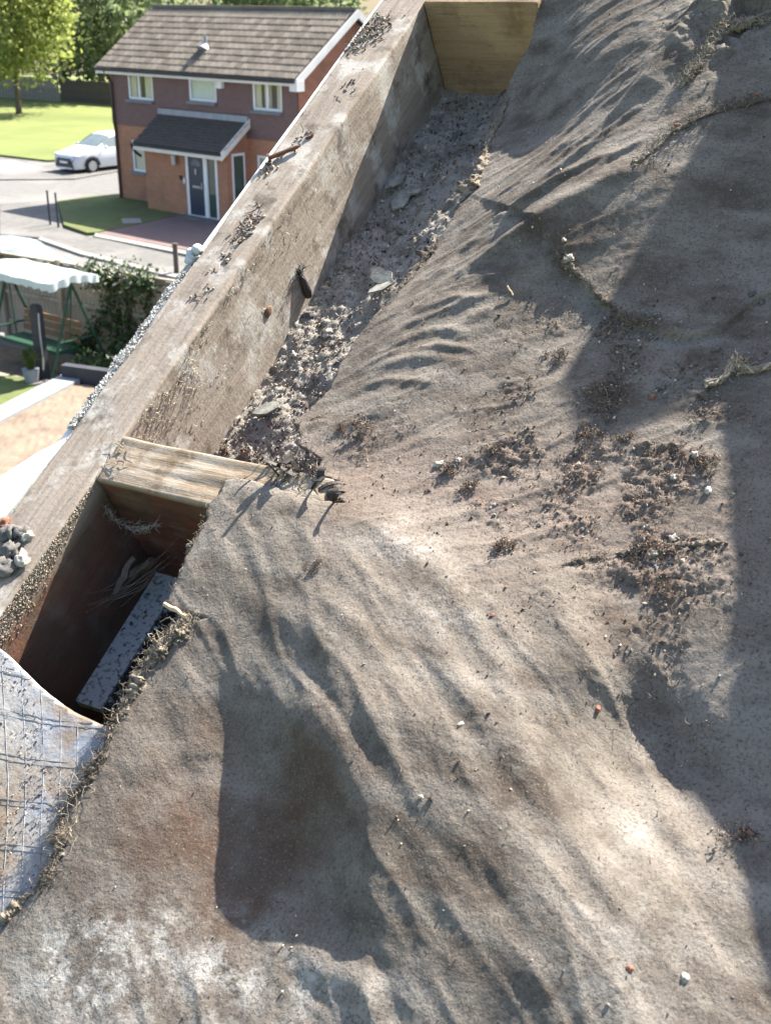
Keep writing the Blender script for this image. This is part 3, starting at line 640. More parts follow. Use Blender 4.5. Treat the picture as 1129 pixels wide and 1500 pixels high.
# post and potted grass by the flat roof
M_anth = mat('anthracite', (.028, .03, .036), (.04, .042, .05), 5, .6)
x, y, _ = gz(64, 556); q = MB(); pr_ = [(-.11, -.07), (.11, -.07), (.11, .07), (-.11, .07)]
q.prism(pr_, 0, 1.38).prism([(a*.88, b*.88) for a, b in pr_], 1.38, 1.43).prism([(a*.6, b*.6) for a, b in pr_], 1.43, 1.455)
t = tag(empty('garden_post', Matrix.Translation((x, y, .04)) @ Matrix.Rotation(R(-35), 4, 'Z')), 'dark grey rounded-top post beside the potted grass', 'post'); q.build('post_body', M_anth, t)
MB().tube(bez([(.12, -.05, 1.3), (.14, -.08, .9), (.15, -.08, .5), (.13, -.09, .2)], 5), .018, 6).build('cord', M_metal, t)
x, y, _ = gz(47, 562); t = tag(empty('potted_grass', Matrix.Translation((x, y, .04))), 'tuft of green grass in a grey pot beside the dark post', 'potted plant')
MB().tube([(0, 0, 0), (0, 0, .24), (0, 0, .26)], [.12, .16, .17], 14).build('pot', M_lead, t); q = MB()
for k in range(150):
    a = random.random()*6.28; s = random.uniform(.08, .26); hh = random.uniform(.2, .42); P = [np.array([math.cos(a)*.06, math.sin(a)*.06, .25]), np.array([math.cos(a)*s*.5, math.sin(a)*s*.5, .25+hh]), np.array([math.cos(a)*s*1.1, math.sin(a)*s*1.1, .25+hh*.85])]
    q.tube(P, [.008, .007, .002], 3, random.randrange(2))
q.build('grass_blades', [LEAF['lime'][2], LEAF['ivy'][2]], t)
x, y, _ = gz(148, 512, .5); q = MB().tube([(0, 0, 0), (0, 0, .3), (0, 0, .33)], [.1, .14, .15], 12); t = tag(q.build('plant_pot', mat('terracotta', (.42, .2, .1), (.35, .16, .08), 5, .9), None, Matrix.Translation((-5.3, 22.2, .05))), 'terracotta pot half hidden behind the flat roof upstand', 'pot')
# flat roof of the extension
M_chip = mat('roof_chippings', (.16, .122, .09), (.21, .162, .12), 7, .95, .008, 60, c3=(.13, .1, .075), s3=2.2, lo=.3, hi=.7)
M_felt2 = mat('grey_kerb_felt', (.2, .205, .215), (.25, .255, .265), 4, .8, .002, 80)
P0 = gz(97, 548, 2.7)[:2]; dl = np.array([-.31, -.951]); db = np.array([.916, -.40]); db /= np.linalg.norm(db)
t = tag(empty('flat_roof_extension', Matrix.Identity(4)), 'flat roof extension covered in beige chippings with grey kerb', 'flat roof')
def fr(a, b): p = P0+dl*a+db*b; return (float(p[0]), float(p[1]))
MB().prism([fr(.25, .0), fr(8.5, .0), fr(8.5, 3.2), fr(.25, 3.2)], 0, 2.56).build('wall', M_brick, t)
nx, ny = 90, 60; vs_ = [(*fr(.18+8.3*i/nx, .2+3.3*j/ny), 2.66+.012*random.random()) for i in range(nx+1) for j in range(ny+1)]
MB().add(vs_, [(i*(ny+1)+j, i*(ny+1)+j+1, (i+1)*(ny+1)+j+1, (i+1)*(ny+1)+j) for i in range(nx) for j in range(ny)]).build('chippings', M_chip, t)
MB().prism([fr(.0, -.05), fr(8.5, -.05), fr(8.5, .26), fr(.0, .26)], 2.5, 2.7).build('kerb', M_felt2, t)
MB().prism([fr(-.02, .0), fr(.1, .0), fr(.1, 3.5), fr(-.02, 3.5)], 2.5, 2.84).build('upstand', M_anth, t)

# =================================================================== the opened roof in the foreground (roof coordinates: across, up the slope, out)
def TPS(pts):
    A = np.array([[*uv(x, y, h/1000), h/1000] for x, y, h in pts]); n = len(A)
    def ph(r2): return .5*r2*np.log(r2+1e-12)
    d2 = ((A[:, None, :2]-A[None, :, :2])**2).sum(2); K = ph(d2)+np.eye(n)*2e-4; P = np.c_[np.ones(n), A[:, :2]]
    S = np.linalg.solve(np.block([[K, P], [P.T, np.zeros((3, 3))]]), np.r_[A[:, 2], 0, 0, 0])
    def f(u, v):
        o = S[n]+S[n+1]*u+S[n+2]*v
        for i in range(n): o = o+S[i]*ph((u-A[i, 0])**2+(v-A[i, 1])**2)
        return o
    return f
BASE = TPS([(785, 0, -4), (745, 140, -50), (700, 240, -56), (620, 380, -52), (500, 530, -34), (430, 615, -22), (470, 690, -15),
    (345, 705, 4), (305, 740, 4), (400, 716, 3), (510, 745, 0), (250, 880, -2), (160, 1070, -8), (90, 1190, -14), (0, 1360, -20), (-60, 1500, -25),
    (1129, 10, 54), (1050, 60, 46), (960, 150, 30), (880, 230, 20), (760, 330, 2), (640, 430, -14), (560, 520, -18), (850, 80, 4), (930, 0, 24), (780, 200, -40), (1250, -60, 62),
    (1000, 380, -4), (1100, 330, 4), (900, 400, -8), (1129, 460, 0), (830, 330, 10), (970, 270, 20), (1100, 200, 26), (800, 450, -12), (900, 520, -10),
    (600, 620, -14), (800, 680, -10), (1000, 600, -5), (800, 560, -12), (1129, 700, 0), (1129, 1000, -4), (1300, 700, 5), (950, 760, -4), (820, 800, -2), (700, 740, -8), (600, 720, -8), (450, 650, -15),
    (560, 790, 8), (700, 900, 14), (620, 1000, 24), (490, 1050, 24), (600, 1210, 22), (700, 1310, 17), (860, 1420, 22), (780, 1100, 16), (950, 1300, 8), (400, 860, 6), (420, 960, 9), (840, 950, 8), (900, 870, -2),
    (360, 1130, -18), (430, 1270, -15), (320, 1030, -10), (250, 1200, -14), (500, 1420, 2), (200, 1400, -14), (100, 1450, -20), (350, 1480, -8), (600, 1480, 9), (575, 1300, 15), (640, 1400, 14), (720, 1500, 10),
    (1000, 900, -4), (1000, 1130, -32), (1040, 1060, -14), (862, 985, 6), (930, 1060, -26), (1129, 1300, -4), (1129, 1500, 5), (1030, 1400, 2), (1300, 1400, 5)])
def pl(l, h=0): return [uv(x, y, h) for x, y in l]
def crease(u, v, line, h, wl, wr, fade=True):
    d, s, _, _, t = polydist(u, v, pl(line)); w = np.where(s > 0, wl, wr)
    k = h*np.exp(-(d/w)**2)
    if fade: k = k*np.clip(np.minimum(t, 1-t)*5+.02, 0, 1)
    return k
def blob2(u, v, x, y, r, e=2.0):
    c = uv(x, y); return np.exp(-(((u-c[0])**2+(v-c[1])**2)/r**2)**(e/2))
CREASES = [([(575, 462), (640, 446), (720, 420)], 1.6, .005, .004), ([(520, 545), (570, 540), (640, 548)], 1.4, .005, .005), ([(590, 500), (640, 494), (700, 500)], 1.4, .004, .004), ([(660, 400), (700, 395), (740, 400)], 1.5, .005, .004), ([(700, 270), (770, 240), (850, 190)], 2, .006, .005), ([(720, 230), (800, 200), (880, 150)], 1.8, .006, .005), ([(850, 290), (900, 262), (960, 235)], 2, .005, .004), ([(1129, 10), (1050, 55), (960, 145), (900, 200)], 12, .03, .012), ([(690, 385), (760, 350), (830, 322), (970, 266)], 7, .016, .01),
    ([(800, 245), (880, 205), (960, 150)], 3.2, .006, .006), ([(780, 275), (860, 235), (950, 185)], 3, .006, .005), ([(730, 320), (800, 285), (920, 250)], 3.4, .007, .006),
    ([(700, 310), (770, 300), (850, 270)], 2.5, .005, .005), ([(640, 400), (720, 365), (800, 330)], 3, .008, .006), ([(600, 440), (660, 425), (700, 430)], 1.5, .006, .006),
    ([(560, 485), (630, 470), (690, 480)], 1.5, .006, .006), ([(540, 520), (600, 510), (680, 515)], 1.5, .006, .006), ([(620, 395), (660, 350), (740, 300)], 2.5, .008, .006), ([(640, 480), (690, 455), (730, 440)], 1.5, .006, .006),
    ([(330, 715), (430, 735), (560, 775), (640, 850), (720, 960)], 4, .02, .014), ([(380, 870), (470, 950), (560, 1060), (640, 1130)], 4, .012, .012), ([(440, 860), (540, 950), (640, 1080), (720, 1180)], 3.4, .01, .012),
    ([(400, 1010), (490, 1110), (550, 1210), (560, 1330), (540, 1420)], 7, .02, .014), ([(560, 1130), (680, 1240), (800, 1340), (930, 1470)], 4, .035, .014), ([(640, 980), (740, 1080), (860, 1250), (960, 1400)], 3.5, .012, .014),
    ([(520, 830), (620, 930), (700, 1050), (790, 1180)], 3, .009, .01), ([(480, 1000), (560, 1090), (620, 1180)], 3, .008, .009),
    ([(820, 830), (830, 900), (860, 990), (880, 1030)], 5, .016, .02), ([(830, 850), (900, 835), (960, 850)], 4, .012, .008), ([(620, 1300), (740, 1390), (840, 1490)], 2, .02, .012),
    ([(330, 960), (380, 1010), (430, 1050)], 2, .02, .02), ([(170, 1130), (260, 1090), (330, 1080)], 2.5, .015, .01), ([(420, 1390), (520, 1440), (560, 1500)], 4, .014, .012), ([(250, 1010), (290, 1090), (300, 1180)], 2.5, .014, .014)]
DEBRIS = [(820, 680, .11, .4), (950, 700, .1, .45), (880, 500, .1, .45), (600, 660, .08, .2), (980, 900, .1, .25), (1000, 560, .08, .3), (870, 480, .05, 1.0), (820, 530, .045, 1), (950, 530, .05, .8), (700, 690, .035, 1.1), (790, 640, .04, .8), (900, 640, .04, 1.0), (980, 640, .035, .8), (930, 710, .045, 1.0), (860, 700, .04, .7), (960, 800, .028, 1.8), (880, 815, .022, 1.2), (1040, 660, .03, .9),
    (540, 630, .02, 1.5), (740, 800, .012, 1.2), (1000, 960, .035, .8), (960, 880, .025, .9), (1060, 800, .03, .6), (1090, 1210, .03, .5), (1000, 1060, .03, .5), (880, 1000, .02, .4), (700, 1130, .05, .25), (430, 1400, .02, .5), (450, 600, .02, .6), (1080, 450, .03, .5)]
def debris(u, v):
    d = 0
    for x, y, r, a in DEBRIS: d = d+a*blob2(u, v, x, y, r)
    return d*np.clip(.55+.9*fbm(u*35, v*35, 0, 91, 3), 0, 2)
def rotn(u, v, ang, la, lc, s, o=3):
    c, q = math.cos(ang), math.sin(ang); a = u*c+v*q; b = -u*q+v*c
    w = .25*vn(u*11, v*11, 0, s+9); return fbm(a/la+w, b/lc+w*1.5, 0, s, o, .5)
def felt_h(u, v):
    h = BASE(u, v)
    for l, a, wl, wr in CREASES: h = h+crease(u, v, l, a*(.75 if 700 < l[0][1] < 1400 and a < 5 else 1.35 if a < 3.5 else 1)/1000, wl, wr)
    h = h+.013*blob2(u, v, 1080, 85, .055)*fbm(u*48, v*48, 0, 97, 4, .5)
    near = 1/(1+np.exp((v-(-.05-.15*(u-.3)))/.015)); far = 1-near; near = near*(1-.75*blob2(u, v, 170, 1230, .13, 4))
    h = h+near*.0013*(1-np.abs(rotn(u, v, -.72, .16, .034, 23, 2)).clip(0, 1))**3+near*.0007*(1-np.abs(rotn(u, v, -.6, .09, .018, 27, 2)).clip(0, 1))**3+far*.0013*(1-np.abs(rotn(u, v, .7, .1, .022, 25, 2)).clip(0, 1))**3*(1-.6*blob2(u, v, 1020, 360, .1))
    h = h+near*.001*rotn(u, v, math.atan2(-.5, .85)-.25, .14, .026, 3, 2)+near*.0007*rotn(u, v, math.atan2(-.55, .8), .09, .015, 5, 2)+near*.00022*rotn(u, v, -.75, .05, .007, 7, 1)
    h = h+far*.0011*rotn(u, v, .75, .1, .02, 13, 2)*(1-.6*blob2(u, v, 1020, 360, .1))+far*.0005*rotn(u, v, .55, .05, .01, 15)*(1-.7*blob2(u, v, 1020, 360, .1))
    # lap of a second felt piece in the upper right
    d, s, _, _, t = polydist(u, v, pl(LAP)); h = h+.006*np.clip(.5+s*d/.003, 0, 1)*np.exp(-(d/.12)**2)
    D = np.clip(debris(u, v), 0, 1.6)
    h = h+D*.0011*fbm(u*170, v*170, 0, 41, 4, .7)+D*.0005
    return h+.0002*fbm(u*180, v*180, 0, 51, 3, .6)
LAP = [(800, 355), (830, 385), (870, 425), (920, 465), (1000, 490), (1060, 482), (1110, 440), (1180, 420)]
edge = [(800, -90, 4), (786, -30, 2), (784, 20, -6), (779, 62, -22), (770, 98, -45), (752, 128, -56), (738, 152, -60), (722, 195, -66), (702, 240, -56), (676, 292, -56), (652, 343, -55), (622, 380, -52), (598, 418, -48), (556, 458, -42), (522, 500, -37), (498, 532, -34), (486, 572, -29), (455, 602, -26), (428, 616, -22), (442, 640, -20), (438, 655, -19), (470, 672, -15), (462, 690, -13), (500, 706, -8), (476, 712, -6), (508, 740, -1),
    (470, 734, 2), (430, 722, 3), (388, 712, 4), (346, 699, 5), (328, 702, 5), (322, 722, 5), (305, 738, 4), (304, 762, 3), (284, 788, 2), (276, 806, 1), (268, 832, 0), (256, 858, -1), (244, 882, -2), (276, 898, -1), (316, 905, 0), (284, 909, -2), (272, 924, -3), (258, 940, -4), (238, 946, -5), (216, 974, -6), (196, 1004, -7), (180, 1040, -8), (160, 1070, -8), (150, 1100, -10), (118, 1150, -12), (90, 1190, -14), (86, 1232, -15), (72, 1278, -17), (52, 1302, -18), (18, 1332, -19), (0, 1362, -20), (-60, 1450, -24), (-140, 1620, -25)]
EDGE = [uv(x, y, h/1000) for x, y, h in edge]
ragged = rag(EDGE, .0035, .0016, 130, 5)
outline = np.concatenate([ragged, [uv(1180, 1700), uv(1330, 1500), uv(1330, 700), uv(1330, -90)]])
# the felt: dusty bitumen felt
mf = bpy.data.materials.new('dusty_bitumen_felt'); mf.use_nodes = True; t = mf.node_tree; n = t.nodes; l = t.links; p = n['Principled BSDF']
p.inputs['Roughness'].default_value = .95; p.inputs['Specular IOR Level'].default_value = .12
tc = n.new('ShaderNodeTexCoord'); at = n.new('ShaderNodeAttribute'); at.attribute_name = 'stain'; sp = n.new('ShaderNodeSeparateColor'); l.new(at.outputs['Color'], sp.inputs[0])
def nz(s, d=5, r=.6):
    q = n.new('ShaderNodeTexNoise'); q.inputs['Scale'].default_value = s; q.inputs['Detail'].default_value = d; q.inputs['Roughness'].default_value = r; l.new(tc.outputs['Object'], q.inputs['Vector']); return q.outputs[0]
def rng(src, a, b, c=0, d=1):
    q = n.new('ShaderNodeMapRange'); l.new(src, q.inputs[0])
    for k, x in enumerate((a, b, c, d)): q.inputs[k+1].default_value = x
    return q.outputs[0]
def mx(f, a, b):
    q = n.new('ShaderNodeMix'); q.data_type = 'RGBA'; l.new(f, q.inputs[0])
    for k, x in ((6, a), (7, b)):
        if isinstance(x, tuple): q.inputs[k].default_value = (*x, 1)
        else: l.new(x, q.inputs[k])
    return q.outputs[2]
def mul(a, b):
    q = n.new('ShaderNodeMath'); q.operation = 'MULTIPLY'; l.new(a, q.inputs[0]); l.new(b, q.inputs[1]); return q.outputs[0]
mp_ = n.new('ShaderNodeMapping'); mp_.inputs['Rotation'].default_value = (0, 0, .62); mp_.inputs['Scale'].default_value = (.22, 1, 1); l.new(tc.outputs['Object'], mp_.inputs[0])
sn_ = n.new('ShaderNodeTexNoise'); sn_.inputs['Scale'].default_value = 34; sn_.inputs['Detail'].default_value = 6; l.new(mp_.outputs[0], sn_.inputs['Vector'])
c = mx(rng(nz(9, 9, .66), .42, .6), (.082, .068, .056), (.165, .145, .124)); c = mx(rng(nz(17, 9, .7), .53, .64, 0, .65), c, (.06, .045, .035)); c = mx(rng(sn_.outputs[0], .46, .66, 0, .7), c, (.22, .2, .176))
c = mx(rng(nz(38), .45, .72, 0, .55), c, (.208, .188, .162))
c = mx(mul(sp.outputs[1], rng(nz(16), .3, .62)), c, (.085, .052, .036))
c = mx(mul(sp.outputs[2], rng(nz(22), .25, .6, .2, .75)), c, (.205, .158, .132))
c = mx(mul(sp.outputs[0], rng(nz(34, 9, .72), .46, .58)), c, (.42, .405, .375))
c = mx(rng(nz(380, 3, .75), .5, .66, 0, .75), c, (.06, .05, .043))
c = mx(rng(nz(560, 2, .75), .57, .7, 0, .55), c, (.25, .215, .17))
l.new(c, p.inputs['Base Color'])
b1 = n.new('ShaderNodeBump'); b1.inputs['Distance'].default_value = .0009; l.new(nz(420, 4, .7), b1.inputs['Height'])
b2 = n.new('ShaderNodeBump'); b2.inputs['Distance'].default_value = .0009; l.new(nz(130, 4, .6), b2.inputs['Height']); l.new(b2.outputs[0], b1.inputs['Normal']); l.new(b1.outputs[0], p.inputs['Normal'])
def stains(u, v):
    w = np.clip(.95*blob2(u, v, 170, 1405, .042)+.85*blob2(u, v, 330, 1415, .034)+.75*blob2(u, v, 70, 1405, .04)+.7*blob2(u, v, 460, 1440, .025)+.5*blob2(u, v, 600, 800, .03)+.4*blob2(u, v, 660, 900, .035)+.35*blob2(u, v, 560, 1490, .03)+.3*blob2(u, v, 900, 1420, .05)+.35*blob2(u, v, 930, 1210, .02), 0, 1)
    g = np.clip(.9*blob2(u, v, 250, 1150, .06)+.8*blob2(u, v, 200, 1250, .05)+.8*blob2(u, v, 330, 1300, .05)+.8*blob2(u, v, 420, 1200, .06)+.35*debris(u, v), 0, 1)
    b = np.clip(.9*blob2(u, v, 560, 690, .07)+.8*blob2(u, v, 800, 730, .09)+.6*blob2(u, v, 1000, 800, .07), 0, 1)
    return np.stack([w, g, b], 1)
felt = tag(sheet('roofing_felt', outline, .0017, felt_h, mf, attr=stains, thick=.0035), 'torn dusty grey-brown roofing felt draped in folds over the roof', 'roofing felt')
GU = np.linspace(.05, .8, 251); GV = np.linspace(-.56, .86, 474); GH = felt_h(*np.meshgrid(GU, GV, indexing='ij'))
def fh(u, v):
    a = np.clip((np.asarray(u)-.05)/.003, 0, 249.99); b = np.clip((np.asarray(v)+.56)/(1.42/473), 0, 472.99); i = a.astype(int); j = b.astype(int); a = a-i; b = b-j
    return (GH[i, j]*(1-a)+GH[i+1, j]*a)*(1-b)+(GH[i, j+1]*(1-a)+GH[i+1, j+1]*a)*b
def fp(x, y, lift=0.0):                     # a point on the felt seen in that direction
    h = 0.0
    for _ in range(8): c_ = uv(x, y, h); h = float(fh(c_[0], c_[1]))
    return np.array([c_[0], c_[1], h+lift])
# ------------------------------------------------------------------ timbers
def wood(name, cols, dark, pale, scale=(30, 2.2, 30), zone=None):
    m = bpy.data.materials.new(name); m.use_nodes = True; t = m.node_tree; n = t.nodes; l = t.links; p = n['Principled BSDF']
    p.inputs['Roughness'].default_value = .88; p.inputs['Specular IOR Level'].default_value = .2
    tc = n.new('ShaderNodeTexCoord'); mp = n.new('ShaderNodeMapping'); mp.inputs['Scale'].default_value = scale; l.new(tc.outputs['Object'], mp.inputs[0])
    def N(s, d=5, r=.6, st=False):
        q = n.new('ShaderNodeTexNoise'); q.inputs['Scale'].default_value = s; q.inputs['Detail'].default_value = d; q.inputs['Roughness'].default_value = r; l.new((mp if st else tc).outputs[0 if st else 'Object'], q.inputs['Vector']); return q.outputs[0]
    def G(src, a, b, c=0, d=1):
        q = n.new('ShaderNodeMapRange'); l.new(src, q.inputs[0])
        for k, x in enumerate((a, b, c, d)): q.inputs[k+1].default_value = x
        return q.outputs[0]
    def X(f, a, b):
        q = n.new('ShaderNodeMix'); q.data_type = 'RGBA'; l.new(f, q.inputs[0])
        for k, x in ((6, a), (7, b)):
            if isinstance(x, tuple): q.inputs[k].default_value = (*x, 1)
            else: l.new(x, q.inputs[k])
        return q.outputs[2]
    g = N(5, 6, .7, True); c = X(G(g, .36, .64), cols[0], cols[1])
    c = X(G(N(16, 7, .65), .5, .6, 0, .85), c, pale); c = X(G(N(20, 7, .7), .53, .64, 0, .85), c, dark); c = X(G(N(260, 3), .62, .74, 0, .25), c, dark)
    cr = n.new('ShaderNodeMath'); cr.operation = 'SUBTRACT'; l.new(N(1.6, 3, .55, True), cr.inputs[0]); cr.inputs[1].default_value = .5; ca = n.new('ShaderNodeMath'); ca.operation = 'ABSOLUTE'; l.new(cr.outputs[0], ca.inputs[0])
    crack = G(ca.outputs[0], .0, .006, .45, 0); c = X(crack, c, tuple(v*.45 for v in dark))
    if zone:        # old reddish-brown stain on unweathered faces, darkened to paint in the shade there
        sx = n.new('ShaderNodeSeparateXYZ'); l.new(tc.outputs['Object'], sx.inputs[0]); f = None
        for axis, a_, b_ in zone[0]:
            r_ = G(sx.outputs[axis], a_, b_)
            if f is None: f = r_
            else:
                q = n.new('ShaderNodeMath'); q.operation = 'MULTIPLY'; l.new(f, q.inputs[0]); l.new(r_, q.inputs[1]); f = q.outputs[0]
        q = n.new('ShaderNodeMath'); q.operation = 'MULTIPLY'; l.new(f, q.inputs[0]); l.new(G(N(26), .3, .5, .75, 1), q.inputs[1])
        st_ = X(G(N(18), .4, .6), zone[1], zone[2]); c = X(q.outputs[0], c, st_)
    l.new(c, p.inputs['Base Color']); b = n.new('ShaderNodeBump'); b.inputs['Distance'].default_value = .0012; l.new(g, b.inputs['Height'])
    b2 = n.new('ShaderNodeBump'); b2.inputs['Distance'].default_value = .0005; l.new(N(240, 4), b2.inputs['Height']); l.new(b.outputs[0], b2.inputs['Normal']); l.new(b2.outputs[0], p.inputs['Normal'])
    MATS[name] = m; return m
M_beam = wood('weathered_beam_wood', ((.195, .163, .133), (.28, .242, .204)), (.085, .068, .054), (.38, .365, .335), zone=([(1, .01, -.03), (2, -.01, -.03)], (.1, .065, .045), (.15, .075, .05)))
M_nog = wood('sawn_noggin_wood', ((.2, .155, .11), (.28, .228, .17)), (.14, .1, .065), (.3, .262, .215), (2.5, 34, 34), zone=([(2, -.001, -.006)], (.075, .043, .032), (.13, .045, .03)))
M_new = wood('yellow_board_wood', ((.23, .165, .105), (.29, .21, .135)), (.18, .12, .07), (.33, .245, .15), (1.5, 30, 34))
M_inn = wood('dark_stained_wood', ((.1, .07, .05), (.15, .11, .08)), (.05, .035, .028), (.2, .17, .14))
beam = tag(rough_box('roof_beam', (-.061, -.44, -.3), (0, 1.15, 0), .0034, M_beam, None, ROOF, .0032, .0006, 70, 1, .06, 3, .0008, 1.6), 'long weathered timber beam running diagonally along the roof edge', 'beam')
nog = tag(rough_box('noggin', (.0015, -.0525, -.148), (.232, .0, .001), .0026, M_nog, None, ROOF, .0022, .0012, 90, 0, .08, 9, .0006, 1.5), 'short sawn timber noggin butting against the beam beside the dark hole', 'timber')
tag(rough_box('cross_board', (.0015, .712, -.17), (.15, .736, .004), .004, M_new, None, ROOF, .0015, .0004, 60, 0, .08, 19), 'clean yellow-brown board closing the far end of the rubble trough', 'board')
tag(rough_box('inner_rafter', (.3, -.7, -.19), (.345, 1.1, -.09), .008, M_inn, None, ROOF, .002, .0006, 60, 1, .1, 29), 'dark rafter lying under the draped felt', 'rafter')
# white verge board and its mortar crust outside the beam
M_vw = mat('white_verge_paint', (.7, .7, .68), (.6, .6, .57), 40, .6, .0004, 200, c3=(.4, .38, .34), s3=60)
M_crust = mat('white_roughcast', (.62, .62, .6), (.4, .39, .37), 160, .95, .001, 400, c3=(.2, .19, .18), s3=120)
vb = tag(empty('verge_board', ROOF), 'white verge board with crumbling roughcast along the outer side of the beam', 'verge board')
rough_box('board_face', (-.0725, -.1, -.31), (-.0625, .25, -.006), .005, M_vw, vb, None, .0015, .0004, 60, 1, .2, 33)
q = MB(); rr = random.Random(4)
NC = 8000; v = RNG.uniform(0, .245, NC); w = .0038+.003*vn(v*30, 0*v, 0, 3)
grains(q, np.c_[-.0665+RNG.uniform(-1, 1, NC)*w, v, -.004+RNG.uniform(-.004, .0025, NC)+.0012*vn(v*80, 0*v, 0, 6)], .0004+RNG.exponential(.0004, NC).clip(0, .0017), RNG.integers(0, 5, NC)//4, .9)
tag(q.build('roughcast_crust', [M_crust, M_vw], vb), kind='stuff')
q = MB(); W0 = [uv(x, y, -.006) for x, y in ((99, 644), (60, 664), (25, 686), (-10, 708), (-60, 745))]; W1 = [uv(x, y, -.004) for x, y in ((99, 648), (62, 693), (35, 728), (-10, 785), (-60, 850))]
for i in range(4):
    a, b_, c_, d = W0[i], W0[i+1], W1[i+1], W1[i]
    q.add([(*a, -.003), (*b_, -.003), (*c_, -.0015), (*d, -.0015), (*a, -.03), (*b_, -.03), (*c_, -.03), (*d, -.03)], [(0, 1, 2, 3), (0, 4, 5, 1), (3, 2, 6, 7)])
q.build('cap_strip', M_vw, vb)
q = MB()
for k in range(5): q.blob((-.067+rr.uniform(-.004, .004), .24+k*.004, .001+rr.uniform(-.003, .003)), (.005, .005, .006), k, amp=.3)
q.build('end_lump', mat('pale_sealant', (.5, .54, .57), (.38, .42, .45), 90, .5, .001, 200), vb, smooth=True)
rough_box('edge_strip', (-.0655, .255, -.12), (-.0615, 1.15, -.0015), .005, M_vw, vb, None, .001, .0003, 60, 1, .2, 37)
# gable wall below, mortar bed on it, soffit
M_mort = mat('mortar_rubble', (.205, .19, .168), (.29, .272, .243), 45, .95, .0018, 260, c3=(.12, .102, .084), s3=28)
gw = tag(empty('gable_wall', ROOF), 'gable wall top filled with crumbly grey mortar between beam and felt', 'wall')
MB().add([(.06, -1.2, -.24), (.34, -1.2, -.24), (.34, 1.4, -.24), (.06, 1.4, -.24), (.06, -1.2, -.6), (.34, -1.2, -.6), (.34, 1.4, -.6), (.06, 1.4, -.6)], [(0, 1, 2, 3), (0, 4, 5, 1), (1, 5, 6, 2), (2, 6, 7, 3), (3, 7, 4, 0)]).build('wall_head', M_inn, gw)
MB().box((.135, -.7, -.3), (.2, -.0535, -.045)).build('hole_light_block', M_inn, gw)  # dark box added to stop light reaching the hole from under the felt
def mort_h(u, v):
    h = -.124+.0045*fbm(u*24, v*18, 0, 61, 3)+.002*fbm(u*90, v*90, 0, 63, 4, .6)+.0012*fbm(u*400, v*400, 0, 65, 2)
    return h+.03*np.clip((u-.06)/.1, 0, 1.2)-.012*np.exp(-((v-.03)/.05)**2)
mo = sheet('mortar_bed', np.array([(.0005, .0015), (.3, .0015), (.3, .711), (.0005, .711)]), .0022, mort_h, M_mort, M=Matrix.Identity(4), parent=gw, skirt=False)
def mpt(x, y, lift=0.0):
    h = -.11
    for _ in range(6): c_ = uv(x, y, h); h = float(mort_h(np.array([c_[0]]), np.array([c_[1]]))[0])
    return np.array([c_[0], c_[1], h+lift])
# soffit in the hole
def speck(name, a, b, lo, hi, scale):
    return mat(name, a, b, scale, .8, .0006, 200, lo=lo, hi=hi, detail=8)
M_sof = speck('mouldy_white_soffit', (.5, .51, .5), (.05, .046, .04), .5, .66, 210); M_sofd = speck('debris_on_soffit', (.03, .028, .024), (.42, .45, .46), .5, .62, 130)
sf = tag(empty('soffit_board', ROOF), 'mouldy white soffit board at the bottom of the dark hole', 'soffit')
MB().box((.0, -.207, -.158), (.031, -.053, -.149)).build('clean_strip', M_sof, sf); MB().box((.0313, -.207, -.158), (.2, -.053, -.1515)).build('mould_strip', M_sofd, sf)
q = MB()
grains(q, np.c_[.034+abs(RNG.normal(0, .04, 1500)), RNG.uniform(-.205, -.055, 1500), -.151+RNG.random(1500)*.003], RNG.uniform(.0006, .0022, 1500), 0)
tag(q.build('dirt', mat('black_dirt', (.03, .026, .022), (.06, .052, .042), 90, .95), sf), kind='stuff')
MB().box((-.07, -.5, -.33), (.34, .0, -.3)).box((.0, -.5, -.3), (.2, -.47, -.1)).build('dark_gap_backing', M_blk, sf)  # black boxes added behind the gap past the soffit to keep it dark
# ------------------------------------------------------------------ new clear membrane with its net of threads
mm = bpy.data.materials.new('dusty_clear_membrane'); mm.use_nodes = True; t = mm.node_tree; n = t.nodes; l = t.links; p = n['Principled BSDF']
p.inputs['Roughness'].default_value = .42; p.inputs['Specular IOR Level'].default_value = .5
tc = n.new('ShaderNodeTexCoord')
c = mx(rng(nz(7, 4), .44, .58), (.19, .21, .245), (.245, .235, .215)); c = mx(rng(nz(11, 6), .46, .58, 0, .9), c, (.2, .15, .1)); c = mx(rng(nz(9, 5), .58, .68, 0, .85), c, (.55, .54, .5)); c = mx(rng(nz(380, 3), .58, .7, 0, .8), c, (.12, .095, .07))
l.new(c, p.inputs['Base Color']); b1 = n.new('ShaderNodeBump'); b1.inputs['Distance'].default_value = .0008; l.new(nz(260, 4), b1.inputs['Height']); l.new(b1.outputs[0], p.inputs['Normal'])
def mem_h(u, v):
    return .008-.034/(1+np.exp(-(u-.055)/.02))+.0016*fbm(u*30, v*14, 0, 71, 3)+.0004*fbm(u*160, v*160, 0, 73, 2)
def mfp(x, y):
    h = 0.0
    for _ in range(8): c_ = uv(x, y, h); h = float(mem_h(np.array([c_[0]]), np.array([c_[1]]))[0])
    return np.array([c_[0], c_[1]])
top = bez([mfp(*q_) for q_ in ((-120, 880), (-60, 912), (0, 950), (38, 985), (70, 1015), (108, 1042), (160, 1066), (215, 1085))], 8)
mo_ = np.array(list(top)+[np.array([.21, -.34]), np.array([.25, -.62]), np.array([-.2, -.62])])
mem = tag(empty('membrane', ROOF), 'new translucent roofing membrane with white thread grid and dust, lower left', 'membrane')
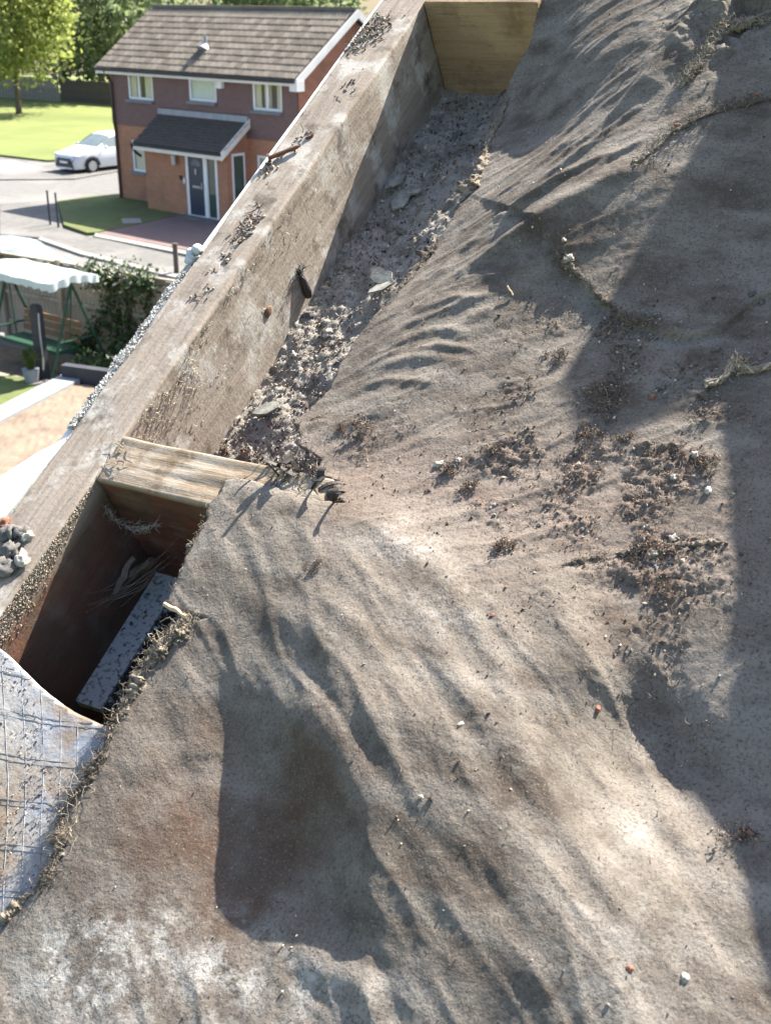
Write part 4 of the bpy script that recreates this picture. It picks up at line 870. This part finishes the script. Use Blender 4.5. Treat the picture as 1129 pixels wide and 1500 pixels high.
sheet('sheet', rag(mo_, .004, .0004, 100, 8, True), .0028, mem_h, mm, M=Matrix.Identity(4), parent=mem, thick=.0006)
M_thr = mat('white_thread', (.3, .33, .37), (.15, .155, .165), 120, .5, lo=.4, hi=.6)
def thread(a, b):
    n_ = 40; P = np.linspace(a, b, n_); ok = inside(P[:, 0], P[:, 1], mo_)
    if ok.sum() < 3: return
    P = P[ok]; h = mem_h(P[:, 0], P[:, 1])+.0002+.0003*vn(P[:, 0]*60, P[:, 1]*60, 0, 83); MB().tube(np.c_[P, h], .0003, 4, cap=False).build('thread', M_thr, mem)
ax = mfp(75, 1010)-mfp(75, 1200); ax /= np.linalg.norm(ax); ay = mfp(120, 1080)-mfp(20, 1066); ay /= np.linalg.norm(ay)
for k in range(-8, 18):
    o_ = np.array([0, -.35])+ay*k*.015; thread(o_-ax*.3, o_+ax*.25)
for k in range(-12, 12):
    if k % 3: continue
    o_ = np.array([0, -.3])+ax*k*.0125; thread(o_-ay*.25, o_+ay*.25); o_ = o_+ax*.0045; thread(o_-ay*.25, o_+ay*.25)
P = np.c_[RNG.uniform(-.06, .19, 9000), RNG.uniform(-.5, -.2, 9000)]; P = P[inside(P[:, 0], P[:, 1], mo_) & (vn(P[:, 0]*25, P[:, 1]*25, 0, 77)+.5*vn(P[:, 0]*70, P[:, 1]*70, 0, 79) > -.05)]; q = MB()
grains(q, np.c_[P, mem_h(P[:, 0], P[:, 1])+.0004], .0003+RNG.exponential(.00035, len(P)).clip(0, .0016), RNG.integers(0, 3, len(P)))
M_gr = [mat('grit_dark', (.05, .036, .03), (.08, .06, .05), 90), mat('grit_brown', (.13, .08, .055), (.18, .12, .085), 90), mat('grit_tan', (.32, .26, .19), (.42, .36, .28), 90), mat('grit_orange', (.28, .15, .08), (.22, .11, .065), 90), mat('grit_white', (.6, .58, .54), (.5, .48, .44), 90), mat('grit_grey', (.16, .15, .14), (.24, .23, .21), 90)]
tag(q.build('sand', M_gr[:3], mem), kind='stuff')
# ------------------------------------------------------------------ loose dirt on the felt
M_fib = mat('hessian_fibre', (.3, .25, .19), (.2, .165, .125), 120, .95); M_fibd = mat('dark_fibre', (.1, .085, .07), (.06, .05, .042), 120, .95)
q = MB(); N_ = 0; fx = rr.uniform
hs = []
U_ = np.c_[RNG.uniform(.1, .7, 170000), RNG.uniform(-.5, .75, 170000)]
dn = debris(U_[:, 0], U_[:, 1])+.035+.05*np.clip(fbm(U_[:, 0]*20, U_[:, 1]*20, 0, 5, 2), 0, 1)
ok = (RNG.random(len(U_)) < dn*.42) & inside(U_[:, 0], U_[:, 1], outline); U_ = U_[ok][:42000]; H_ = fh(U_[:, 0], U_[:, 1]); D_ = debris(U_[:, 0], U_[:, 1])
rs = (.00035+RNG.exponential(1, len(U_))*(.0003+.00022*np.clip(D_, 0, 1))).clip(0, .0028)
grains(q, np.c_[U_, H_+rs*.3], rs, RNG.choice(6, len(U_), p=[.36, .28, .12, .03, .015, .195]))
tag(tag(q.build('loose_grit', M_gr, None, ROOF), 'loose grit and mortar crumbs scattered over the felt', 'grit'), kind='stuff')
q = MB(); pr_ = .04+np.clip(D_, 0, 1); idx = RNG.choice(len(U_), 1900, False, pr_/pr_.sum())
for i in idx: fibre(q, (*U_[i], H_[i]+.0006), rr.uniform(.003, .01), rr.uniform(.00015, .00035), .5, 3, 3, 0 if rr.random() < .7 else 1, flat=.1)
tag(tag(q.build('loose_fibres', [M_fib, M_fibd], None, ROOF), 'loose plant fibres and threads lying on the felt', 'fibres'), kind='stuff')
# frayed hessian along torn edges and laps: part of the felt
def fray(name, line, r, n_, L, thick=.0004, mats=(0, 1), on=fp, lift=.0, spread=1.0, parent=felt, along=.7):
    P = [on(x, y) if len(p_) == 2 else np.array([*uv(x, y, p_[2]/1000), p_[2]/1000]) for p_ in line for x, y in [p_[:2]]]
    P = np.array(bez(P, 8)); q = MB()
    for k in range(n_):
        i = rr.randrange(len(P)-1); f = rr.random(); b_ = P[i]*(1-f)+P[i+1]*f; d = P[i+1]-P[i]; d /= np.linalg.norm(d)+1e-9
        p_ = b_+RNG.normal(size=3)*r*np.array([spread, spread, .6])+[0, 0, lift+r*.5]
        fibre(q, p_, L*rr.uniform(.4, 1.4), thick*rr.uniform(.5, 1.6), .6, 3, 4, rr.choice(mats), d=d*along*rr.choice((-1, 1))+RNG.normal(size=3)*.5)
    return tag(q.build(name, [M_fib, M_fibd, M_fibp], parent, None), kind='stuff')
def matted(line, r0, m_, seed=0, on=None):
    r0 = r0*.8; P = np.array(bez([(on or fp)(*p_[:2]) for p_ in line], 30)); P = P+RNG.normal(size=P.shape)*.0002; K = 18; n_ = len(P); V = []
    for i in range(n_):
        d = P[min(i+1, n_-1)]-P[max(i-1, 0)]; d /= np.linalg.norm(d)+1e-9; a_ = np.cross(d, [0, 0, 1]); a_ /= np.linalg.norm(a_)+1e-9; b_ = np.cross(a_, d)
        t_ = min(1, 4*i/n_+.15, 4*(n_-1-i)/n_+.15)*float(np.clip(.75+1.1*fbm(P[i, 0]*60, P[i, 1]*60, 3.3, seed+40, 2), .05, 1.35))
        for j in range(K):
            q_ = 2*math.pi*j/K; c_ = P[i]+[0, 0, r0*.25]; e_ = a_*math.cos(q_)*1.35+b_*math.sin(q_)*.8; w_ = c_+e_*r0
            V.append(c_+e_*r0*t_*(1+.8*float(fbm(w_[0]*210, w_[1]*210, w_[2]*210, seed, 4, .7))))
    q = MB(); q.add(np.array(V), [(i*K+j, i*K+(j+1) % K, (i+1)*K+(j+1) % K, (i+1)*K+j) for i in range(n_-1) for j in range(K)]+[tuple(range(K)), tuple(range((n_-1)*K, n_*K))])
    return q.build('matted_hessian', m_, felt, smooth=True)
M_matt = mat('matted_hessian', (.2, .165, .125), (.13, .105, .08), 160, .95, .0016, 420, c3=(.29, .25, .19), s3=90); M_mattd = mat('matted_dark', (.075, .062, .05), (.12, .1, .08), 160, .95, .0016, 420)
M_fibp = mat('pale_fibre', (.42, .37, .29), (.32, .27, .2), 120, .95)
matted([(276, 916), (258, 932), (238, 950), (216, 976)], .0065, M_matt, 1); matted([(224, 966), (200, 1002), (182, 1042), (164, 1072), (150, 1104)], .0042, M_matt, 2)
matted([(152, 1100), (128, 1145), (98, 1190), (90, 1232), (80, 1270)], .0042, M_mattd, 3); matted([(92, 1200), (88, 1240), (72, 1284), (50, 1304)], .0052, M_matt, 4); matted([(56, 1302), (20, 1332), (-10, 1370)], .0022, M_matt, 5)
matted([(300, 768), (284, 790), (272, 812)], .003, M_mattd, 6); matted([(745, 142), (722, 196), (704, 240)], .003, M_matt, 7); matted([(716, 225), (696, 262), (676, 296)], .006, M_matt, 8); matted([(640, 352), (612, 392), (580, 430)], .0045, M_mattd, 9)
matted([(820, 372), (832, 390), (870, 428), (915, 466), (950, 482)], .0032, M_mattd, 10); matted([(826, 372), (834, 384), (850, 404)], .004, M_matt, 11)
matted([(900, 262), (940, 232), (985, 195)], .0035, M_matt, 13); matted([(975, 200), (1045, 165), (1140, 142)], .003, M_mattd, 14); matted([(996, 130), (1020, 98), (1060, 56), (1140, 10)], .004, M_matt, 15); matted([(1000, 120), (1012, 108), (1030, 104)], .004, M_matt, 16)
matted([(825, 828), (870, 818), (930, 808)], .0026, M_mattd, 17); matted([(960, 800), (1010, 797), (1060, 794)], .0024, M_matt, 18)
fray('frayed_edge', [(282, 908), (262, 925), (238, 948), (214, 976)], .0045, 480, .008, .00026, mats=(0, 0, 2))
fray('frayed_edge', [(214, 976), (196, 1006), (178, 1042), (160, 1072), (150, 1104), (120, 1150)], .003, 480, .008, .00026, mats=(0, 1))
fray('frayed_edge', [(150, 1104), (120, 1150), (92, 1192), (86, 1232), (72, 1280), (56, 1302)], .0033, 520, .009, .00026, mats=(0, 1, 1))
fray('frayed_edge', [(122, 1140), (112, 1190), (104, 1235)], .0035, 60, .022, .00022, mats=(0, 2))
fray('frayed_edge', [(305, 740), (284, 790), (268, 832), (246, 882)], .001, 80, .005, .00025, (1, 0))
fray('frayed_edge', [(428, 618), (442, 642), (470, 690), (505, 738)], .0025, 60, .011, .0004, (1, 1, 0))
fray('frayed_edge', [(745, 140), (702, 240), (640, 360), (560, 455)], .003, 380, .007, .00026, (1, 0))
fray('frayed_lap', [(815, 365), (830, 388), (870, 428), (915, 466), (960, 482)], .003, 380, .007, .00026, mats=(1, 1, 0), lift=.001)
fray('frayed_lap', [(940, 232), (985, 195), (1045, 160), (1129, 140)], .0045, 460, .008, .00026, mats=(0, 1, 1, 0), lift=.0005)
fray('frayed_lap', [(1000, 125), (1022, 95), (1060, 52), (1129, 15)], .0035, 420, .008, .00026, mats=(2, 2, 0), lift=.001)
fray('frayed_lap', [(820, 828), (870, 818), (930, 808), (1050, 796)], .0025, 90, .006, .0003, mats=(1, 1, 0), lift=.0005)
# ------------------------------------------------------------------ countable bits on the felt
def clump(x, y, r, label, n_f=130, n_g=110, pale=.15, on=fp, hgt=.7):
    c_ = on(x, y); M = ROOF @ Matrix.Translation(Vector(c_)); q = MB()
    n_g = 330; an = rr.random()*3.14; el = rr.uniform(1, 1.7); cl = RNG.normal(size=(7, 3))*.45; P = cl[RNG.integers(0, 7, n_g)]+RNG.normal(size=(n_g, 3))*.24; P[:, 2] = abs(P[:, 2])*hgt; P[:, 0] *= el
    P[:, :2] = P[:, :2]@np.array([[math.cos(an), math.sin(an)], [-math.sin(an), math.cos(an)]])
    for i in range(n_g): d2 = P[i]*r+c_; P[i, 2] += (float(fh(d2[0], d2[1]))-c_[2])/r if on is fp else 0
    grains(q, P*r, r*(.03+RNG.exponential(.034, n_g)).clip(0, .16), RNG.choice([0, 0, 0, 1, 1, 5, 2, 3, 4], n_g, p=[.2, .15, .15, .14, .12, .1, .08, .04, .02]), .9)
    for k in range(45): fibre(q, P[rr.randrange(n_g)]*r, r*rr.uniform(.3, .8), r*.024, .8, 3, 3, rr.choice((0, 0, 1, 2)), flat=.3)
    return tag(q.build('moss_clump', M_gr, None, M), label, 'moss', 'moss and debris clumps on the felt')
CL = [(735, 803, .013, 'dark brown moss clump standing alone below the middle of the felt'), (662, 684, .013, 'dark moss clump with a pale shell on its left, mid felt'), (690, 712, .012, 'dark trailing moss just below the clump with the pale shell'),
    (530, 632, .014, 'moss tuft right of the torn felt corner'), (500, 628, .009, 'small moss bit closest to the torn felt corner'), (960, 800, .017, 'biggest dark moss clump with white scraps, lower right'), (975, 860, .009, 'small orange-brown moss crumb below the biggest clump'), (925, 812, .009, 'moss crumb on the line left of the biggest clump'),
    (875, 818, .007, 'small moss crumb at the left end of the debris line'), (720, 660, .01, 'orange-flecked moss patch above right of the pale shell'), (870, 640, .013, 'dark moss heap at the edge of the big shadow'), (1030, 680, .013, 'moss heap near the right-hand shadow edge, below the pebbles'), (920, 640, .01, 'moss tuft between the dark heap and the pebbles'), (820, 520, .012, 'dark root clump inside the upper shadow'), (460, 830, .008, 'faint grey tuft on the near felt fold, by the hole'), (1090, 1225, .012, 'brown dead moss strip at the far right, low down')]
for x, y, r, lb in CL: clump(x, y, r*.8, lb)
M_shell = mat('bleached_shell', (.42, .39, .34), (.28, .255, .22), 200, .7, .0003, 400); M_peb = mat('grey_pebble', (.15, .142, .132), (.09, .085, .08), 150, .9, .0012, 300); M_brk = mat('brick_crumb', (.25, .12, .08), (.19, .085, .055), 150, .9, .0004, 300)
M_grn = mat('lichen_mortar', (.29, .3, .27), (.15, .15, .135), 90, .9, .0006, 300)
def stone(x, y, r, m_, label, name='pebble', cat='pebble', group='pebbles and shells on the felt', on=fp, sq=.6, amp=.55, lift=.25):
    r *= .62 if on is fp else 1
    c_ = on(x, y, r*lift); s_ = rr.randrange(999); q = MB(); q.blob((0, 0, 0), (r*rr.uniform(.85, 1.3), r*rr.uniform(.7, 1), r*sq), s_, amp=amp, sub=(10, 16), freq=2.4)
    return tag(q.build(name, m_, None, ROOF @ Matrix.Translation(Vector(c_)) @ Matrix.Rotation(rr.random()*6, 4, 'Z'), smooth=True), label, cat, group)
ST = [(643, 680, .005, M_shell, 'curved white shell bit left of the moss clump'), (670, 675, .0045, M_shell, 'round white shell bit right of the first one'), (967, 568, .0055, M_peb, 'grey pebble left of the pale rope end'), (973, 581, .004, M_peb, 'small blue-grey pebble just below the grey one'), (1040, 560, .006, M_shell, 'whitish pebble at the foot of the pale rope end'), (1048, 512, .005, M_peb, 'grey pebble at the top of the debris slope'),
    (987, 700, .0045, M_shell, 'bright white chip in the lit debris'), (1036, 720, .0055, M_shell, 'pale shell beside the right-hand shadow edge'), (1018, 667, .0055, M_shell, 'pale lump above the shell at the shadow edge'), (985, 788, .005, M_shell, 'long white scrap on top of the biggest moss clump'), (958, 812, .005, M_shell, 'white scrap in front of the biggest moss clump'), (721, 902, .003, M_brk, 'tiny red brick crumb on the near felt'),
    (955, 583, .005, M_brk, 'reddish brown chip beside the grey pebble'), (1101, 430, .006, M_peb, 'grey pebble on the lap edge at far right'), (1115, 436, .005, M_peb, 'second grey pebble on the lap edge, far right'), (947, 226, .0045, M_shell, 'pale lump on the upper lap edge, right of the bright folds'), (835, 378, .0065, M_shell, 'pale mortar lump at the top of the curved lap'), (826, 352, .004, M_shell, 'small pale chip above the lump on the curved lap'),
    (992, 183, .005, M_brk, 'orange crumb below the frayed top lap'), (1107, 140, .005, M_brk, 'brown brick crumb at the right of the upper lap'), (674, 1062, .003, M_shell, 'tiny white chip on the bright near fold'), (922, 1420, .003, M_brk, 'orange crumb on the lowest felt fold'), (1003, 1433, .004, M_shell, 'pale chip near the shadow edge at the bottom'), (875, 1040, .004, M_brk, 'reddish chip on the crest beside the dark hollow'), (790, 770, .0035, M_peb, 'lone grey grit stone above the single moss clump')]
for a in ST: stone(*a)
# rope-like hessian end, right
q = MB(); P = [fp(1129, 540, .004), fp(1100, 548, .005), fp(1075, 540, .006), fp(1060, 560, .005), fp(1035, 568, .004)]; P = bez(P, 8)
for k in range(5):
    ph = k*1.26; q.tube([p_+.0018*np.array([math.cos(ph+i*.5), math.sin(ph+i*.5), .7*math.sin(ph*2+i*.5)]) for i, p_ in enumerate(P)], [.0013*rr.uniform(.6, 1.2) for _ in P], 6, k % 2)
for k in range(150): fibre(q, P[14]+RNG.normal(size=3)*np.array([.004, .004, .002]), .006, .0004, .9, 3, 4, rr.randrange(2), flat=.4)
for k in range(70): i = rr.randrange(len(P)-1); fibre(q, P[i]+RNG.normal(size=3)*.002, .006, .0003, .6, 3, 3, rr.randrange(2), d=P[i+1]-P[i]+RNG.normal(size=3)*.002)
tag(q.build('rope_end', [M_fib, M_fibp], None, ROOF), 'pale frayed rope end lying on the felt at far right', 'rope')
# curled black felt scraps at the tear, wood splinter, dead leaf bits
M_bit = mat('black_bitumen', (.02, .018, .017), (.04, .035, .03), 60, .6, .0006, 200)
q = MB()
for k in range(17):
    x_ = rr.uniform(395, 505); c_ = np.array([*uv(x_, 672+(x_-395)*.5+rr.uniform(-8, 20), .0), rr.uniform(-.004, .005)]); w = rr.uniform(.003, .009); d = RNG.normal(size=3); d /= np.linalg.norm(d); L = rr.uniform(.01, .025); P = []
    for i in range(7): a = i/6*2.2; P += [c_+d*L*i/6+np.array([0, 0, .008*math.sin(a)]), c_+d*L*i/6+np.array([0, 0, .008*math.sin(a)])+np.cross(d, [0, .3, 1])*w]
    q.add(P, [(2*i, 2*i+1, 2*i+3, 2*i+2) for i in range(6)]); q.add([x_+np.array([0, 0, -.0012]) for x_ in P], [(2*i, 2*i+2, 2*i+3, 2*i+1) for i in range(6)])
for k in range(90): fibre(q, (*uv(rr.uniform(395, 470), rr.uniform(672, 712), 0), rr.uniform(-.004, .006)), .011, .0006, .7, 3, 4, rr.choice((0, 0, 1, 2)))
tag(q.build('torn_scraps', [M_bit, M_fibp, M_fibd], None, ROOF), 'curled black felt scraps and roots in the tear beside the noggin', 'scraps')
def stick(a, b, r, m_, label, name='wood_splinter', cat='splinter'):
    a = np.array(a); b = np.array(b); q = MB(); pts = [a+(b-a)*i/6+RNG.normal(size=3)*r*.3 for i in range(7)]; q.tube(pts, [r*rr.uniform(.7, 1.1) for _ in pts], 6); return tag(q.build(name, m_, None, ROOF), label, cat)
M_spl = mat('pale_splinter', (.5, .4, .27), (.4, .31, .2), 80, .9, stretch=(1, 1, 6))
stick((*uv(241, 884, .002), .002), (*uv(272, 904, .002), .003), .0022, M_spl, 'pale wood splinter poking from the torn felt edge over the hole')
stick((*uv(745, 428, -.008), .0), fp(752, 434, .002), .001, M_spl, 'tiny pale straw lying in the upper shadow')
hd = lambda x, y, h: (*uv(x, y, h), h)
stick(hd(168, 868, -.1), hd(196, 815, -.08), .0035, M_inn, 'thin dark stick leaning left in the hole', 'dead_stick', 'stick'); stick(hd(170, 860, -.13), hd(222, 822, -.1), .005, M_inn, 'thicker dark stick across the back of the hole', 'dead_stick', 'stick')
# cobweb in the hole
M_web = mat('dusty_cobweb', (.34, .31, .27), (.25, .22, .19), 90, .95)
q = MB(); P = bez([hd(150, 735, -.03), hd(170, 762, -.04), hd(200, 775, -.04), hd(232, 768, -.03)], 8)
for k in range(150): i = rr.randrange(len(P)-1); fibre(q, P[i]+RNG.normal(size=3)*.0015, .008, .0002, .5, 3, 4, 0, d=P[i+1]-P[i])
for k in range(14): a = np.array(hd(rr.uniform(120, 180), rr.uniform(860, 900), -.06)); b_ = np.array(hd(rr.uniform(190, 270), rr.uniform(780, 870), -.04)); q.tube([a, (a+b_)/2+[0, 0, -.004], b_], .00005, 3)
tag(q.build('cobweb', M_web, None, ROOF), 'dusty cobweb slung across the dark hole below the noggin', 'cobweb')
# ------------------------------------------------------------------ things on the beam
M_rust = mat('rusty_iron', (.16, .075, .045), (.1, .055, .04), 120, .9, .0005, 300)
a = np.array([*uv(396, 232, .003), .0045]); b_ = np.array([*uv(441, 213, .003), .0035]); d = (b_-a)/np.linalg.norm(b_-a)
nl = tag(empty('rusty_nail', ROOF @ Matrix.Translation(Vector(a))), 'big rusty nail lying on top of the beam', 'nail')
MB().tube([np.zeros(3), (b_-a)*.85, b_-a], [.0026, .0024, .0008], 8).build('shank', M_rust, nl); MB().tube([-d*.0022, np.zeros(3)], [.0052, .0048], 10).build('head', M_rust, nl)
stick((*uv(449, 203, 0), .002), (*uv(461, 199, 0), .002), .002, M_rust, 'short rust-brown chip on the beam beyond the nail', 'rusty_chip', 'chip')
q = MB()
def btop(x, y): return np.array([*uv(x, y, 0), .0012])
for x, y, r, n_ in ((370, 325, .012, 60), (355, 345, .01, 40), (395, 245, .012, 30), (440, 205, .01, 20), (545, 45, .02, 160), (520, 60, .012, 90), (505, 130, .012, 20), (330, 380, .012, 20), (300, 430, .01, 12)):
    c_ = btop(x, y)
    for k in range(n_):
        p_ = c_+RNG.normal(size=3)*np.array([r*.5, r, 0]); 
        if -.06 < p_[0] < -.001: grain(q, p_, rr.uniform(.0008, .0032), rr.choice((0, 1, 2, 5)))
    for k in range(n_//8):
        p_ = c_+RNG.normal(size=3)*np.array([r*.4, r, 0]); 
        if -.06 < p_[0] < -.001: fibre(q, p_, .012, .0007, .4, 3, 3, rr.choice((1, 2)), flat=.2)
v = RNG.uniform(-.3, -.06, 3600); w = np.clip((-.04-v)/.12, 0, 1)      # sandy grit clinging to the inner arris above the hole
grains(q, np.c_[.0003+RNG.random(3600)*.001, v, -.002-abs(RNG.normal(0, .01, 3600))*w], RNG.uniform(.0005, .0015, 3600), RNG.choice([1, 2, 2, 5], 3600))
tag(tag(q.build('beam_crumbs', M_gr, None, ROOF), 'sandy crumbs and wood fluff stuck to the beam', 'crumbs'), kind='stuff')
q = MB()                    # raised wood fluff on the inner face
for k in range(620):
    v = abs(rr.gauss(0, .16))+.01; p_ = (.0006, v, -.004-abs(rr.gauss(0, .028))); 
    if vn(v*22, p_[2]*30, 0, 88) > -.1: fibre(q, p_, rr.uniform(.003, .008), rr.uniform(.00025, .0006), .7, 3, 3, rr.choice((0, 1, 1)), d=(rr.uniform(.1, .6), rr.uniform(-1, 1), rr.uniform(-1, .6)))
for k in range(16): fibre(q, (rr.uniform(.0, .02), rr.uniform(-.048, -.002), .0025), rr.uniform(.005, .016), .0006, .3, 3, 3, 1, d=(rr.choice((-1, 1)), rr.uniform(-.3, .3), .15))
tag(tag(q.build('wood_fluff', [M_fib, M_fibp], None, ROOF), 'raised wood fluff on the inner face of the beam', 'fluff'), kind='stuff')
c_ = hd(441, 380, -.06); q = MB().tube([np.array([.002, 0, .014]), np.array([.003, -.002, 0]), np.array([.0045, -.004, -.014]), np.array([.004, -.005, -.022])], [.0018, .004, .0055, .004], 7)
for k in range(40): fibre(q, np.array([.003, 0, .012])+RNG.normal(size=3)*.003, .01, .0005, .6, 3, 3, 0)
vv = uv(441, 400, -.05); 
def onface(x, y):           # a point on the inner face of the beam
    lo_, hi_ = -.3, .05
    for _ in range(40):
        mi_ = (lo_+hi_)/2
        if uv(x, y, mi_)[0] < 0: lo_ = mi_
        else: hi_ = mi_
    return np.array([.0005, uv(x, y, lo_)[1], lo_])
tag(q.build('felt_scrap', M_bit, None, ROOF @ Matrix.Translation(Vector(onface(441, 408))), smooth=True), 'black scrap hanging from the inner face of the beam', 'scrap')
q = MB(); q.blob((0, 0, 0), (.002, .007, .006), 5, amp=.3, sub=(8, 12))
tag(q.build('wood_knot', mat('knot_wood', (.16, .1, .06), (.1, .06, .035), 200, .8, .0006, 300), None, ROOF @ Matrix.Translation(Vector(onface(392, 456))), smooth=True), 'small brown knot on the inner face of the beam', 'knot')
# mortar lumps on the near end of the beam
for i, (x, y, r, m_, lb) in enumerate([(12, 782, .01, M_peb, 'grey mortar lump on the beam, topmost of the pile at the left edge'), (30, 778, .008, M_peb, 'smaller grey lump right of the topmost one on the beam'), (38, 784, .006, M_shell, 'pale flat chip on the right of the lump pile'), (14, 805, .01, M_peb, 'grey mortar lump in the middle of the pile at the left edge'), (30, 818, .007, M_shell, 'pale chip below the pile on the beam'), (4, 830, .01, M_peb, 'lowest grey lump of the pile at the left edge'), (2, 768, .008, M_brk, 'brownish lump at the back of the pile, left edge')]):
    stone(x, y, r, m_, lb, 'mortar_lump', 'mortar', 'mortar lumps on the beam', on=lambda x, y, l=0: np.array([*uv(x, y, .004), .001+l]), amp=.5)
# rubble on the mortar bed
q = MB()
P = np.c_[abs(RNG.normal(0, .07, 7000))+.004, RNG.uniform(.006, .705, 7000)]; P = P[P[:, 0] < .2]; k = len(P)
grains(q, np.c_[P, mort_h(P[:, 0], P[:, 1])+.0006], (.0005+RNG.exponential(.0008, k)).clip(0, .0045), RNG.choice([5, 5, 5, 5, 0, 2, 1, 1], k))
P = np.c_[RNG.uniform(.004, .19, 3200), abs(RNG.normal(0, .05, 3200))+.006]; grains(q, np.c_[P, mort_h(P[:, 0], P[:, 1])+.0015], (.0006+RNG.exponential(.0009, 3200)).clip(0, .0045), RNG.choice([0, 0, 0, 1, 1, 3, 5], 3200))
for k in range(500):
    u_ = rr.uniform(.004, .17); v_ = abs(rr.gauss(.0, .035))+.006; h_ = float(mort_h(u_, v_)); grain(q, (u_, v_, h_+.002), rr.uniform(.001, .005), rr.choice((0, 0, 1, 3))); fibre(q, (u_, v_, h_+.003), .012, .0005, .7, 3, 3, rr.choice((0, 1, 2)))
tag(tag(q.build('loose_rubble', M_gr, None, ROOF), 'loose mortar crumbs and roots in the trough beside the beam', 'rubble'), kind='stuff')
def flake(x, y, r, label, m_=None, th=.0022):
    r *= 1.1; c_ = mpt(x, y, .006); n_ = 13; P = [(r*(.7+.35*rr.random())*math.cos(6.28*i/n_)*1.3, r*(.7+.35*rr.random())*math.sin(6.28*i/n_)*.7) for i in range(n_)]; q = MB().prism(P, 0, th)
    return tag(q.build('mortar_flake', m_ or M_grn, None, ROOF @ Matrix.Translation(Vector(c_)) @ Matrix.Rotation(rr.uniform(0, 6), 4, 'Z') @ Matrix.Rotation(rr.uniform(-.25, .25), 4, 'X') @ Matrix.Rotation(rr.uniform(-.25, .25), 4, 'Y')), label, 'flake', 'pale flakes in the rubble trough')
for a in [(590, 298, .017, 'largest pale green-grey flake in the rubble trough'), (582, 272, .012, 'narrow pale flake standing behind the largest one'), (608, 286, .008, 'small pale flake right of the largest one'), (562, 412, .014, 'pale flat flake half way down the trough'), (560, 428, .011, 'grey flake just below the half-way flake'), (395, 605, .012, 'pale flake in the dark rubble beside the noggin')]: flake(*a)
for x, y, r, lb in [(588, 342, .006, 'round whitish stone below the largest flake'), (670, 200, .008, 'grey stone near the far board'), (400, 505, .006, 'grey stone near the foot of the beam'), (452, 463, .006, 'pale stone in the middle of the trough'), (480, 490, .005, 'brownish stone in the lower trough'), (430, 520, .004, 'small stone in the lower trough near the beam')]:
    stone(x, y, r, M_peb if r > .005 else M_shell, lb, 'rubble_stone', 'stone', 'stones in the rubble trough', on=mpt)
# red roof tile and unseen tile stacks added at right to shade the felt
M_clay = mat('red_clay_tile', (.36, .1, .05), (.28, .08, .04), 12, .85, .001, 80)
def clay(M, label=None, parent=None):
    n_ = 12; q = MB(); w, L, th = .26, .3, .014
    top_ = [(w*i/n_-w/2, .018*(.5-.5*math.cos(4*math.pi*i/n_))) for i in range(n_+1)]
    V = [(x, y, z+dz) for dz in (0, th) for y in (0, L) for x, z in top_]; K = n_+1
    F = [(2*K+i, 2*K+i+1, 3*K+i+1, 3*K+i) for i in range(n_)]+[(i+1, i, K+i, K+i+1) for i in range(n_)]+[(i, i+1, 2*K+i+1, 2*K+i) for i in range(n_)]+[(K+i+1, K+i, 3*K+i, 3*K+i+1) for i in range(n_)]+[(0, 2*K, 3*K, K), (n_, K+n_, 3*K+n_, 2*K+n_)]
    q.add(V, F); return tag(q.build('clay_tile', M_clay, None, ROOF @ M), label, 'roof tile') if parent is None else q.build('tile', M_clay, parent, M)
c_ = fp(1112, 2); clay(Matrix.Translation((c_[0]+.1, c_[1]+.015, .06)) @ Matrix.Rotation(-.35, 4, 'Z'), 'red clay tile just peeking in at the top right corner')

def stack(u_, v_, n_, th, h0, label):
    t = tag(empty('shadow_tile_stack', ROOF @ Matrix.Translation((u_, v_, h0))), label, 'shadow caster', 'tile stacks added out of view to shade the felt')
    for k in range(n_): clay(Matrix.Translation((rr.uniform(-.004, .004), rr.uniform(-.004, .004), k*.016)) @ Matrix.Rotation(th+rr.uniform(-.02, .02), 4, 'Z') @ Matrix.Translation((.13, 0, 0)), parent=t)
stack(.785, .09, 9, .3, .0, 'unseen low stack of red clay tiles added for its shadow, nearest the camera, right of the felt'); stack(.695, .39, 9, .3, .0, 'unseen low stack of red clay tiles added for its shadow, upslope of the nearest stack')
stack(.56, 1.0, 15, -.1, .02, 'unseen tall stack of red clay tiles added for its shadow, above the top right corner'); stack(.825, .98, 16, -.1, .02, 'unseen tall stack of red clay tiles added for its shadow, farthest right')
